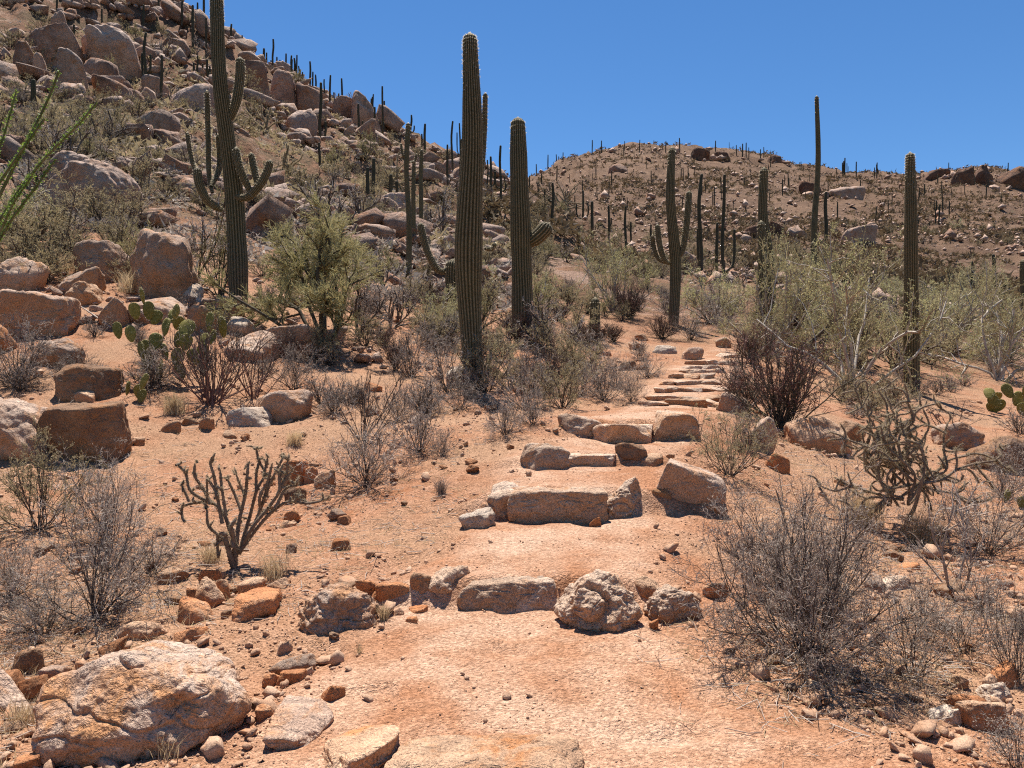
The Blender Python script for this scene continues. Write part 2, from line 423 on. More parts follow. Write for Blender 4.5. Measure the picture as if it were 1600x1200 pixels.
def gz(X, Y):
    X = np.asarray(X, float); Y = np.asarray(Y, float)
    z = gz0(X, Y)
    d = np.maximum(Y, 3.2)
    p = np.stack([X, Y, X * 0], -1)
    tm = trail_mask(X, Y)
    near = 1 - sstep(14, 30, d)
    z = z + near * (1 - 0.6 * tm) * (0.035 * fbm(p * 1.4, 3, 11) + 0.018 * fbm(p * 5.5, 3, 31))
    z = z - near * tm * 0.022 * sstep(0.25, 0.8, fbm(p * 3.1 + 4, 2, 133))
    farw = sstep(16, 45, d)
    amp = farw * np.minimum(d, 160) * 0.0065
    z = z + amp * (fbm(p * 0.11, 5, 51, 0.55) + 0.35 * (0.5 - np.abs(fbm(p * 0.3, 3, 71))))
    z = z + farw * (X < 0.1 * d) * np.minimum(d, 120) * 0.011 * (sstep(0.05, 0.16, fbm(p * 0.07, 4, 151, 0.6)) + sstep(0.3, 0.4, fbm(p * 0.07, 4, 151, 0.6)) - 0.6)
    z = z + sstep(200, 360, d) * 2.0 * fbm(p * 0.045, 4, 91, 0.6)
    return z

def g1(x, y):
    return float(gz(np.array([x]), np.array([y]))[0])

DM = np.exp(np.linspace(math.log(2.2), math.log(560), 1100))
def hits(PX, PY):
    """ground points seen at photo pixels: X, Y, Z arrays (Y = nan where the sky is seen)"""
    PX = np.atleast_1d(np.asarray(PX, float)); PY = np.atleast_1d(np.asarray(PY, float))
    out = np.full((len(PX), 3), np.nan)
    for s in range(0, len(PX), 400):
        px, py = PX[s:s + 400, None], PY[s:s + 400, None]
        X = (px - 800) / F * DM[None]
        Yb = np.broadcast_to(DM[None], X.shape)
        ray = EYE - (py - 600) / F * Yb
        ok = gz0(X, Yb) >= ray
        k = ok.argmax(1)
        got = ok.any(1)
        r = np.arange(len(k))
        x, y = X[r, k], Yb[r, k]
        out[s:s + 400][got] = np.stack([x, y, gz(x, y)], -1)[got]
    return out

def hit(px, py):
    h = hits([px], [py])[0]
    if np.isnan(h[1]):
        print('NO GROUND AT', px, py)
        for k in range(60):
            py += 3
            h = hits([px], [py])[0]
            if not np.isnan(h[1]):
                break
    return h

# terrain mesh: one sheet of rows, cut into trail, ground, hillside and far hill along its own edges
us = np.concatenate([np.arange(-900, -60, 22.0), np.arange(-60, 1660, 4.8), np.arange(1660, 2800, 22.0)])
ds = np.concatenate([np.linspace(-9, 3.0, 40), np.exp(np.arange(math.log(3.2), math.log(13), 0.0075)),
                     np.exp(np.arange(math.log(13), math.log(60), 0.015)), np.exp(np.arange(math.log(60), math.log(1450), 0.021))])
U, D = np.meshgrid(us, ds)
TX = (U - 800) / F * np.maximum(D, 3.2)
TZ = gz(TX, D)
TV = np.stack([TX, D, TZ], -1).reshape(-1, 3)
tmask = trail_mask(TX, D).ravel()
farat = sstep(18, 42, D).ravel()
distat = (sstep(60, 150, D) * sstep(700, 860, U)).ravel()
nr, nc = U.shape
idx = np.arange(nr * nc).reshape(nr, nc)
Q = np.stack([idx[:-1, :-1], idx[:-1, 1:], idx[1:, 1:], idx[1:, :-1]], -1).reshape(-1, 4)
qd = TV[Q, 1].mean(1); qt = tmask[Q].mean(1); qp = U.ravel()[Q].mean(1)
cls = np.where(qt > 0.5, 0, np.where(qd < 32, 1, np.where((qp < 790) & (qd < 260), 2, 3)))
for k, nm in enumerate(('trail', 'ground', 'hillside', 'far_hill')):
    q = Q[cls == k]
    u, inv = np.unique(q, return_inverse=True)
    o = link(nm, mesh(nm, TV[u], inv.reshape(-1, 4), mats=M['ground'], attrs={'trail': tmask[u], 'far': farat[u], 'distant': distat[u]}))
    o['kind'] = 'structure'

# ---------------------------------------------------------------- rocks
_ico = {}
def ico(n):
    if n in _ico:
        return _ico[n]
    if n == 0:
        g = (1 + 5 ** 0.5) / 2
        V = np.array([(-1, g, 0), (1, g, 0), (-1, -g, 0), (1, -g, 0), (0, -1, g), (0, 1, g), (0, -1, -g), (0, 1, -g), (g, 0, -1), (g, 0, 1), (-g, 0, -1), (-g, 0, 1)], float)
        T = np.array([(0, 11, 5), (0, 5, 1), (0, 1, 7), (0, 7, 10), (0, 10, 11), (1, 5, 9), (5, 11, 4), (11, 10, 2), (10, 7, 6), (7, 1, 8),
                      (3, 9, 4), (3, 4, 2), (3, 2, 6), (3, 6, 8), (3, 8, 9), (4, 9, 5), (2, 4, 11), (6, 2, 10), (8, 6, 7), (9, 8, 1)])
    else:
        V0, T0 = ico(n - 1)
        E = np.sort(np.concatenate([T0[:, [0, 1]], T0[:, [1, 2]], T0[:, [2, 0]]]), axis=1)
        u, inv = np.unique(E, axis=0, return_inverse=True)
        inv = inv.ravel()
        V = np.concatenate([V0, V0[u].mean(1)])
        m = len(T0)
        a, b, c = (len(V0) + inv[k * m:(k + 1) * m] for k in range(3))
        T = np.concatenate([np.stack(x, -1) for x in ((T0[:, 0], a, c), (T0[:, 1], b, a), (T0[:, 2], c, b), (a, b, c))])
    V = V / np.linalg.norm(V, axis=1, keepdims=True)
    _ico[n] = (V, T)
    return _ico[n]

SHAPES = {  # box-ness of the planes, extra cuts, edge sharpness, lumpiness, fine roughness
    'round': (0.15, 13, 10, 0.10, 0.9), 'boulder': (0.35, 15, 18, 0.07, 1.0), 'block': (1.0, 5, 26, 0.035, 0.9),
    'slab': (0.65, 10, 14, 0.06, 0.9), 'shard': (0.3, 7, 26, 0.025, 0.35), 'rough': (0.35, 12, 10, 0.09, 1.9), 'lump': (0.3, 12, 12, 0.12, 1.2), 'knob': (0.05, 7, 4.5, 0.10, 1.5), 'furrow': (0.05, 0, 3.5, 0.10, 1.6), 'ball': (0.1, 2, 4.5, 0.16, 1.9)}

def rock_shape(seed, w, dep, h, sub, shape='boulder', detail=True):
    r = R(seed)
    box, cuts, sharp, lump, rough = SHAPES[shape]
    Dv, T = ico(sub)
    N, H = [], []
    for ax in range(3):
        for s in (-1, 1):
            n = np.zeros(3); n[ax] = s
            n = n + r.normal(0, (0.16 + 0.22 * (1 - box)) * (0.35 if box > 0.7 and ax == 2 else 1.0), 3)
            N.append(n / np.linalg.norm(n)); H.append((0.80 if ax == 2 or box > 0.7 else 0.95) + r.uniform(-0.1, 0.1))
    for k in range(cuts):
        n = r.normal(0, 1, 3)
        N.append(n / np.linalg.norm(n)); H.append(r.uniform(0.74, 1.05) * (1.0 + 0.25 * max(0, box - 0.5)))
    N, H = np.array(N), np.array(H)
    dots = np.maximum(Dv @ N.T, 1e-3)
    rad = ((H[None] / dots) ** (-sharp)).sum(1) ** (-1.0 / sharp)
    if shape in ('furrow', 'ball'):
        rad = (np.abs(Dv @ ROT) ** 2.7).sum(1) ** (-1 / 2.7)
    P = Dv * rad[:, None]
    P = P + Dv * (lump * fbm(P * 1.7 + seed * 3.1, 3, seed))[:, None]
    lo, hi = P.min(0), P.max(0)
    P = (P - (lo + hi) / 2) / (hi - lo) * np.array((w, dep, h))
    if detail:
        s = (w * dep * h) ** (1 / 3)
        nd = Dv / np.array((w, dep, h)); nd /= np.linalg.norm(nd, axis=1, keepdims=True)
        q = P / s
        disp = 0.022 * rough * fbm(q * 5 + seed, 4, seed + 5, 0.6)
        line = np.abs(fbm(q * 1.4 + seed * 1.7, 3, seed + 9))
        disp -= 0.018 * np.exp(-(line / 0.03) ** 2)
        line2 = np.abs(fbm(q * np.array((1.0, 1.0, 3.0)) * 1.2 - seed, 3, seed + 19))
        disp -= 0.018 * rough * np.exp(-(line2 / 0.04) ** 2)
        if shape == 'furrow':
            g = np.linalg.norm(q - np.array((-0.22, -0.62, 0.22)), axis=1)
            disp -= 0.085 * np.exp(-((g - 0.40 - 0.04 * fbm(q * 3, 2, 3)) / 0.045) ** 2) * (q[:, 1] < 0.1)
        P = P + nd * (disp * s)[:, None]
    return P, T

CAT = {'boulder': 'boulder', 'rock': 'rock', 'step_stone': 'stone', 'flat_slab': 'rock'}
_rs = [100]
def rock(x0, y0, x1, y1, mat, shape, label, name='rock', kd=0.75, sub=None, rotz=None, tilt=(0, 0), sink=None, group=None, seed=None, hmin=0.16):
    _rs[0] += 1
    seed = _rs[0] if seed is None else seed
    px = (x0 + x1) / 2
    f = hit(px, y1)
    d = f[1]
    w = (x1 - x0) / F * d
    dep = kd * w
    yc = d + 0.40 * dep
    zt = EYE - (y0 - 600) / F * (yc + (0.22 if y0 > 600 else -0.05) * dep)
    h = max(zt - f[2], hmin * w)
    if sink is None:
        sink = 0.25 if shape == 'block' else 0.6
    hh = h * (1 + sink) + 0.02
    sc = d / 1.0
    if sub is None:
        pxs = (x1 - x0)
        sub = 5 if pxs > 130 else 4 if pxs > 58 else 3
    if sub == 5 and x1 - x0 < 125 and shape not in ('rough', 'knob', 'ball'):
        sub = 4
    P, T = rock_shape(seed, w, dep, hh, sub, shape)
    r = R(seed + 1)
    tx, ty = tilt
    if name == 'boulder' and not (tx or ty):
        tx = 0.75 * math.atan2(g1((px - 800) / F * yc, yc + dep * 0.7) - f[2], dep * 1.1)
    if tx or ty:
        cx, sx, cy, sy = math.cos(tx), math.sin(tx), math.cos(ty), math.sin(ty)
        P = P @ np.array([[1, 0, 0], [0, cx, -sx], [0, sx, cx]]).T @ np.array([[cy, 0, sy], [0, 1, 0], [-sy, 0, cy]]).T
    x = (px - 800) / F * (yc)
    zb = f[2] + h - hh
    P = (P - np.array((0, 0, P[:, 2].min()))) * np.array((1, 1, hh / (P[:, 2].max() - P[:, 2].min())))
    o = link(name, mesh(name, P, tris=T, mats=M[mat]), loc=(x, yc, zb), rot=(0, 0, 0 if rotz is None else rotz))
    tag(o, label, CAT.get(name, 'rock'), group)
    return o

ROCKS = [
 # the trail's own step stones, nearest first
 (708, 889, 890, 954, 'step', 'block', 'long dark-faced block forming the riser of the nearest full trail step', 'step_stone', dict(kd=0.62, sub=5, seed=11)),
 (864, 884, 1000, 988, 'step', 'furrow', 'rounded boulder with a curved furrow at the right end of the nearest step', 'boulder', dict(kd=0.85, sub=6, sink=0.4, tilt=(0.01, 0.0))),
 (668, 880, 738, 928, 'step', 'rough', 'rough rock at the left end of the nearest trail step', 'step_stone', dict(kd=0.9)),
 (990, 898, 1036, 938, 'tan', 'round', 'small rock wedged between the two rounded boulders beside the nearest step', 'rock', {}),
 (1003, 910, 1096, 973, 'step', 'ball', 'smooth grey-topped boulder right of the furrowed boulder at the nearest step', 'boulder', dict(sub=5)),
 (1094, 904, 1140, 936, 'tan', 'shard', 'pale angular rock by the shadowed hollow under the big right-hand shrub', 'rock', {}),
 (1028, 954, 1054, 974, 'orange', 'shard', 'small cube-like stone in front of the smooth grey-topped boulder', 'rock', {}),
 (1013, 966, 1030, 984, 'orange', 'shard', 'little reddish stone just below the cube-like stone on the trail edge', 'rock', {}),
 (790, 757, 948, 815, 'step', 'block', 'long orange-brown slab forming the riser of the second trail step', 'step_stone', dict(kd=0.6, sub=5)),
 (758, 752, 818, 799, 'step', 'slab', 'flat-topped stone at the left end of the second trail step', 'step_stone', dict(kd=0.9)),
 (930, 742, 1010, 810, 'step', 'rough', 'pitted upright rock at the right end of the second trail step', 'step_stone', dict(kd=0.8, sub=5)),
 (1020, 716, 1134, 788, 'grey', 'block', 'tilted angular grey slab leaning right of the second trail step', 'boulder', dict(kd=0.5, sub=5, tilt=(0.2, 0.36))),
 (1018, 760, 1048, 784, 'dark', 'shard', 'small dark stone propping up the tilted grey slab', 'rock', {}),
 (1090, 782, 1136, 802, 'tan', 'slab', 'low pale stone in front of the tilted grey slab', 'rock', {}),
 (718, 792, 776, 826, 'pale', 'rough', 'whitish crumbly stone at the left foot of the second trail step', 'rock', {}),
 (748, 784, 778, 808, 'grey', 'shard', 'small blue-grey stone behind the whitish crumbly stone', 'rock', {}),
 (908, 800, 930, 814, 'grey', 'shard', 'small grey stone lying against the second trail step', 'rock', {}),
 (920, 806, 940, 820, 'orange', 'shard', 'small orange stone under the pitted upright rock', 'rock', {}),
 (812, 690, 896, 732, 'step', 'round', 'rounded tan boulder at the left end of the third trail step', 'step_stone', dict(kd=0.8)),
 (878, 707, 968, 730, 'step', 'block', 'low dark riser block of the third trail step', 'step_stone', dict(kd=0.4)),
 (960, 690, 1018, 724, 'dark', 'shard', 'pointed dark rock standing at the right of the third step', 'step_stone', dict(kd=0.6)),
 (998, 708, 1036, 727, 'tan', 'slab', 'small low stone beside the pointed dark rock', 'rock', {}),
 (1034, 708, 1054, 720, 'tan', 'shard', 'lone small stone on the sand right of the third step', 'rock', {}),
 (870, 645, 950, 684, 'step', 'slab', 'rounded dark-bottomed boulder at the left of the fourth trail step', 'step_stone', dict(kd=0.7)),
 (926, 660, 1026, 692, 'step', 'block', 'long low stone in the middle of the fourth trail step', 'step_stone', dict(kd=0.7)),
 (1010, 641, 1092, 688, 'step', 'block', 'flat-topped orange stone at the right of the fourth trail step', 'step_stone', dict(kd=0.85)),
 (1164, 650, 1212, 702, 'grey', 'slab', 'steep grey slab behind the grey shrub right of the trail', 'boulder', dict(kd=0.6, tilt=(0.2, 0.3))),
 (1198, 706, 1233, 738, 'orange', 'shard', 'small orange angular rock near the grey shrub right of the trail', 'rock', {}),
 (1118, 612, 1175, 648, 'grey', 'boulder', 'grey boulder at the foot of the small flight of steps', 'boulder', {}),
 # near left
 (72, 992, 410, 1186, 'hero', 'boulder', 'large weathered granite boulder with an orange underside, nearest on the left', 'boulder', dict(kd=0.75, sub=6, seed=47, sink=0.55)),
 (462, 903, 597, 992, 'hero', 'ball', 'rough grey-white boulder with a crumbly surface left of the nearest step', 'boulder', dict(kd=0.85, sub=5, sink=1.0)),
 (556, 902, 602, 934, 'orange', 'shard', 'orange wedge of stone behind the rough grey-white boulder', 'rock', {}),
 (588, 906, 642, 943, 'orange', 'block', 'squarish orange rock beside the trail left of the nearest step', 'rock', {}),
 (640, 890, 680, 926, 'tan', 'lump', 'knobbly tan rock just left of the nearest trail step', 'rock', {}),
 (570, 922, 596, 944, 'orange', 'shard', 'small orange chunk squeezed behind the rough grey-white boulder', 'rock', {}),
 (610, 948, 632, 968, 'tan', 'shard', 'small upright chip on the sand right of the rough grey-white boulder', 'rock', {}),
 (638, 946, 668, 962, 'orange', 'shard', 'small flat orange chip lying on the trail edge', 'rock', {}),
 (632, 962, 654, 978, 'orange', 'shard', 'little orange chip nearest the trail beside the rough grey-white boulder', 'rock', {}),
 (366, 918, 437, 970, 'orange', 'slab', 'smooth rust-orange slab lying flat left of the rough grey-white boulder', 'flat_slab', dict(kd=1.6, hmin=0.05)),
 (250, 885, 296, 914, 'tan', 'shard', 'tan angular rock on the rubble heap below the dark antler cholla', 'rock', {}),
 (310, 886, 352, 906, 'orange', 'shard', 'orange rock at the foot of the dark antler cholla', 'rock', {}),
 (305, 902, 352, 942, 'tan', 'slab', 'elongated tan stone lying slantwise on the rubble heap', 'rock', dict(rotz=-0.5)),
 (330, 902, 364, 932, 'tan', 'slab', 'slim tan stone parallel to the slantwise stone on the rubble heap', 'rock', dict(rotz=-0.5)),
 (278, 932, 332, 966, 'orange', 'slab', 'overhanging orange slab on the front of the rubble heap', 'rock', {}),
 (290, 916, 322, 938, 'orange', 'shard', 'small rust-coloured slab in the middle of the rubble heap', 'rock', {}),
 (374, 900, 420, 922, 'tan', 'slab', 'low tan slab at the right of the rubble heap', 'rock', {}),
 (418, 900, 456, 924, 'tan', 'shard', 'tan chunk between the rubble heap and the rough grey-white boulder', 'rock', {}),
 (172, 968, 262, 998, 'tan', 'slab', 'low tan slab lying just behind the large weathered boulder', 'rock', dict(kd=0.4)),
 (272, 976, 322, 1000, 'orange', 'shard', 'orange chunk behind the right shoulder of the large weathered boulder', 'rock', {}),
 (18, 1008, 72, 1052, 'dark', 'lump', 'small dark lumpy rock on the ground left of the large weathered boulder', 'rock', {}),
 (-30, 1040, 82, 1114, 'grey', 'shard', 'grey tilted slab cut by the left edge beside the large weathered boulder', 'boulder', dict(kd=0.6, sub=5)),
 (66, 1038, 102, 1074, 'grey', 'block', 'small grey block touching the left side of the large weathered boulder', 'rock', {}),
 (434, 1044, 478, 1072, 'orange', 'block', 'brick-like orange stone right of the large weathered boulder', 'rock', {}),
 (408, 1048, 438, 1078, 'orange', 'lump', 'rounded orange stone touching the brick-like orange stone', 'rock', {}),
 (499, 1064, 538, 1090, 'orange', 'shard', 'lone flat orange stone on the sand near the trail', 'rock', {}),
 (400, 1100, 426, 1130, 'orange', 'shard', 'dark orange chip in the shade of the large weathered boulder', 'rock', {}),
 (15, 1172, 74, 1215, 'orange', 'shard', 'orange angular rock at the bottom left corner', 'rock', {}),
 (422, 1096, 520, 1166, 'grey', 'slab', 'half-buried grey sheet of rock with a ragged edge near the bottom of the trail', 'flat_slab', dict(kd=1.6, hmin=0.04, sub=5)),
 (486, 1128, 626, 1215, 'tan', 'slab', 'thick flat slab set at the bottom left of the trail', 'step_stone', dict(kd=1.3, hmin=0.05, sub=5)),
 (590, 1152, 930, 1250, 'tan', 'slab', 'broad flat slab crossing the trail at the very bottom', 'step_stone', dict(kd=0.7, hmin=0.045, sub=5)),
 (438, 718, 482, 757, 'orange', 'block', 'orange cube-like rock behind the dark antler cholla', 'rock', {}),
 (492, 733, 527, 762, 'tan', 'shard', 'tan pyramid-shaped rock beside the grey shrub left of the trail', 'rock', {}),
 (476, 728, 500, 754, 'orange', 'shard', 'small orange rock between the cube-like rock and the tan pyramid-shaped rock', 'rock', {}),
 (446, 760, 478, 784, 'dark', 'shard', 'brown chip below the orange cube-like rock', 'rock', {}),
 (440, 795, 470, 814, 'orange', 'shard', 'small orange rock right of the dark antler cholla', 'rock', {}),
 (430, 812, 462, 828, 'tan', 'slab', 'small flat tan stone on the bare slope right of the dark antler cholla', 'rock', {}),
 # left middle
 (-60, 617, 96, 722, 'grey', 'slab', 'big flat-sided grey slab at the left edge beside the dark square block', 'boulder', dict(kd=0.7, sub=5)),
 (70, 626, 198, 722, 'dark', 'block', 'dark brown square block with a shaded front face', 'boulder', dict(kd=0.7, sub=5)),
 (78, 568, 188, 628, 'dark', 'boulder', 'dark brown boulder right behind the dark square block', 'boulder', dict(sub=5)),
 (120, 610, 152, 630, 'tan', 'shard', 'two-toned chip leaning on the boulder behind the dark square block', 'rock', {}),
 (60, 528, 134, 576, 'grey', 'boulder', 'medium grey-brown boulder uphill of the dark brown boulder', 'boulder', {}),
 (-30, 452, 119, 528, 'grey', 'boulder', 'long overhanging boulder with an orange nose at the left edge', 'boulder', dict(kd=0.8, sub=5)),
 (-40, 496, 30, 548, 'orange', 'round', 'rounded orange boulder below the overhanging boulder at the left edge', 'boulder', {}),
 (-10, 400, 68, 458, 'grey', 'boulder', 'peaked grey boulder above the long overhanging boulder', 'boulder', {}),
 (88, 418, 164, 462, 'grey', 'boulder', 'grey boulder right of the peaked grey boulder', 'boulder', {}),
 (98, 440, 162, 478, 'tan', 'lump', 'tan boulder below the pair right of the peaked boulder', 'boulder', {}),
 (146, 466, 198, 512, 'grey', 'shard', 'small blocky grey boulder above the pale dead stick', 'boulder', {}),
 (118, 376, 204, 442, 'grey', 'boulder', 'sloping grey boulder below the large pink one on the hillside', 'boulder', dict(sub=5)),
 (212, 358, 318, 466, 'grey', 'lump', 'tall boulder with a shaded hollow on its left face beside the armed saguaro', 'boulder', dict(sub=5, kd=1.0, seed=903)),
 (210, 412, 256, 452, 'grey', 'round', 'small rounded boulder at the left foot of the tall hollowed boulder', 'boulder', {}),
 (248, 434, 324, 468, 'pale', 'slab', 'pale slab lying below the tall hollowed boulder', 'boulder', {}),
 (196, 460, 294, 504, 'grey', 'boulder', 'low grey boulder behind the prickly pear', 'boulder', {}),
 (322, 464, 388, 502, 'grey', 'boulder', 'grey boulder at the foot of the armed saguaro', 'boulder', {}),
 (290, 478, 346, 520, 'tan', 'round', 'tan boulder behind the right side of the prickly pear', 'boulder', {}),
 (348, 494, 400, 526, 'pale', 'round', 'small pale boulder between the prickly pear and the green-barked tree', 'boulder', {}),
 (338, 514, 432, 566, 'grey', 'slab', 'broad smooth boulder behind the dark whip-stemmed shrub', 'boulder', dict(kd=0.8)),
 (414, 508, 496, 556, 'grey', 'slab', 'long sloping slab below the trunk of the green-barked tree', 'boulder', dict(kd=0.6)),
 (350, 634, 432, 668, 'pale', 'slab', 'flat whitish slab lying on the slope near the dark whip-stemmed shrub', 'flat_slab', dict(kd=0.9, hmin=0.08)),
 (392, 608, 490, 656, 'grey', 'slab', 'tilted grey slab right of the flat whitish slab', 'boulder', dict(kd=0.6)),
 (282, 650, 312, 666, 'dark', 'shard', 'small dark rock on the bare slope below the straw tuft', 'rock', {}),
 (308, 652, 334, 672, 'tan', 'shard', 'small tan rock right of the dark rock on the bare slope', 'rock', {}),
 (252, 656, 284, 676, 'tan', 'slab', 'small pale rock left of the dark rock on the bare slope', 'rock', {}),
 (346, 672, 374, 684, 'tan', 'slab', 'thin flat chip on the bare slope below the flat whitish slab', 'rock', {}),
 (208, 682, 228, 694, 'tan', 'shard', 'small chip on the sand right of the dark square block', 'rock', {}),
 (58, 238, 216, 336, 'hillrock', 'boulder', 'huge pink-grey split boulder on the hillside behind the green wand plant', 'boulder', dict(sub=5, kd=0.75, seed=77)),
 # middle and right
 (964, 563, 994, 582, 'dark', 'shard', 'dark wedge-shaped rock alone on the sand left of the small flight of steps', 'rock', {}),
 (1060, 542, 1100, 562, 'grey', 'round', 'rounded grey boulder at the top left of the flight of steps', 'boulder', {}),
 (1018, 539, 1058, 554, 'pale', 'round', 'pale boulder left of the rounded boulder above the flight of steps', 'boulder', {}),
 (1118, 526, 1144, 542, 'grey', 'round', 'small rounded boulder on the trail above the flight of steps', 'boulder', {}),
 (696, 572, 746, 606, 'pale', 'slab', 'pale slab at the foot of the tallest saguaro', 'boulder', {}),
 (1224, 648, 1328, 704, 'tan', 'boulder', 'orange-pink boulder to the right of the red-brown shrub', 'boulder', dict(sub=5)),
 (1300, 655, 1352, 690, 'tan', 'boulder', 'smaller boulder behind the orange-pink boulder by the pale cholla', 'boulder', {}),
 (1455, 658, 1538, 702, 'grey', 'boulder', 'grey rounded boulder behind the right of the pale cholla', 'boulder', {}),
 (1503, 680, 1640, 738, 'dark', 'round', 'dark rounded boulder cut by the right edge', 'boulder', dict(sub=5)),
 (1534, 1030, 1588, 1066, 'orange', 'shard', 'orange rock on top of the stone pile at the lower right', 'rock', {}),
 (1520, 1060, 1580, 1092, 'pale', 'lump', 'pale knobbly rock in the middle of the stone pile at the lower right', 'rock', {}),
 (1480, 1082, 1538, 1108, 'orange', 'slab', 'red-brown slab behind the tan log-shaped stone at the lower right', 'rock', {}),
 (1498, 1094, 1578, 1132, 'tan', 'block', 'long tan log-shaped stone at the lower right', 'rock', dict(kd=0.35, rotz=-0.2)),
 (1474, 1102, 1504, 1124, 'pale', 'round', 'small pale round stone at the left end of the log-shaped stone', 'rock', {}),
 (1448, 1098, 1482, 1116, 'pale', 'slab', 'flat pale stone leftmost of the stone pile at the lower right', 'rock', {}),
 (1484, 1052, 1514, 1076, 'tan', 'lump', 'tan stone left of the stone pile at the lower right', 'rock', {}),
 (1184, 1008, 1218, 1042, 'tan', 'slab', 'striped leaning stone under the big right-hand shrub', 'rock', {}),
 (1208, 1038, 1240, 1062, 'tan', 'shard', 'pale stone under the front of the big right-hand shrub', 'rock', {}),
 (1238, 1048, 1262, 1072, 'tan', 'lump', 'middle one of three stones under the front of the big right-hand shrub', 'rock', {}),
 (1260, 1062, 1290, 1084, 'tan', 'lump', 'lowest stone under the front of the big right-hand shrub', 'rock', {}),
 (1124, 1010, 1150, 1030, 'dark', 'shard', 'dark stone at the left fringe of the big right-hand shrub', 'rock', {}),
 (1400, 878, 1436, 892, 'orange', 'shard', 'small orange stone between the big right-hand shrub and the bare sapling', 'rock', {}),
 (1372, 896, 1424, 926, 'pale', 'slab', 'pale stone with orange edge in the gap left of the bare sapling', 'rock', {}),
 (1462, 908, 1494, 930, 'dark', 'shard', 'brown stone at the foot of the bare sapling', 'rock', {}),
 (1100, 905, 1100, 905, None, None, None, None, None),
]
for x0, y0, x1, y1, m, sh, lb, nm, kw in ROCKS:
    if m:
        rock(x0, y0, x1, y1, m, sh, lb, nm, **kw)

# the small flight of steps further up the trail: rows of stones
FL = [
 (636, [(998, 1040, 9), (1040, 1098, 8), (1098, 1130, 13)]), (627, [(1010, 1052, 10), (1050, 1090, 9), (1088, 1122, 11)]),
 (613, [(1024, 1040, 8), (1042, 1058, 10), (1058, 1092, 8), (1090, 1112, 7), (1116, 1140, 8)]),
 (601, [(1032, 1052, 6), (1054, 1096, 7), (1094, 1122, 8)]), (592, [(1048, 1064, 8), (1062, 1096, 9), (1094, 1116, 10)]),
 (583, [(1064, 1100, 7), (1100, 1132, 7)]), (577, [(1066, 1096, 6), (1094, 1128, 7)]),
 (570, [(1070, 1104, 7), (1102, 1124, 8), (1122, 1146, 7)]), (559, [(1122, 1152, 8), (1148, 1166, 6)])]
for i, (yb, st) in enumerate(FL):
    where = ['left', 'second', 'third', 'fourth', 'right']
    for j, (a, b, hpx) in enumerate(st):
        pos = 'left end' if j == 0 else 'right end' if j == len(st) - 1 else ('middle' if len(st) == 3 else nth(j + 1) + ' place')
        rock(a - 4, yb - hpx, b + 4, yb, ('step', 'tan', 'step', 'step')[(i * 3 + j) % 4], ('slab', 'block', 'slab')[(i + j) % 3],
             'low riser stone at the %s of the %s step up in the small flight' % (pos, nth(i + 1)), 'step_stone',
             kd=0.8, sub=3, sink=0.4, group='riser stones of the small flight of steps')

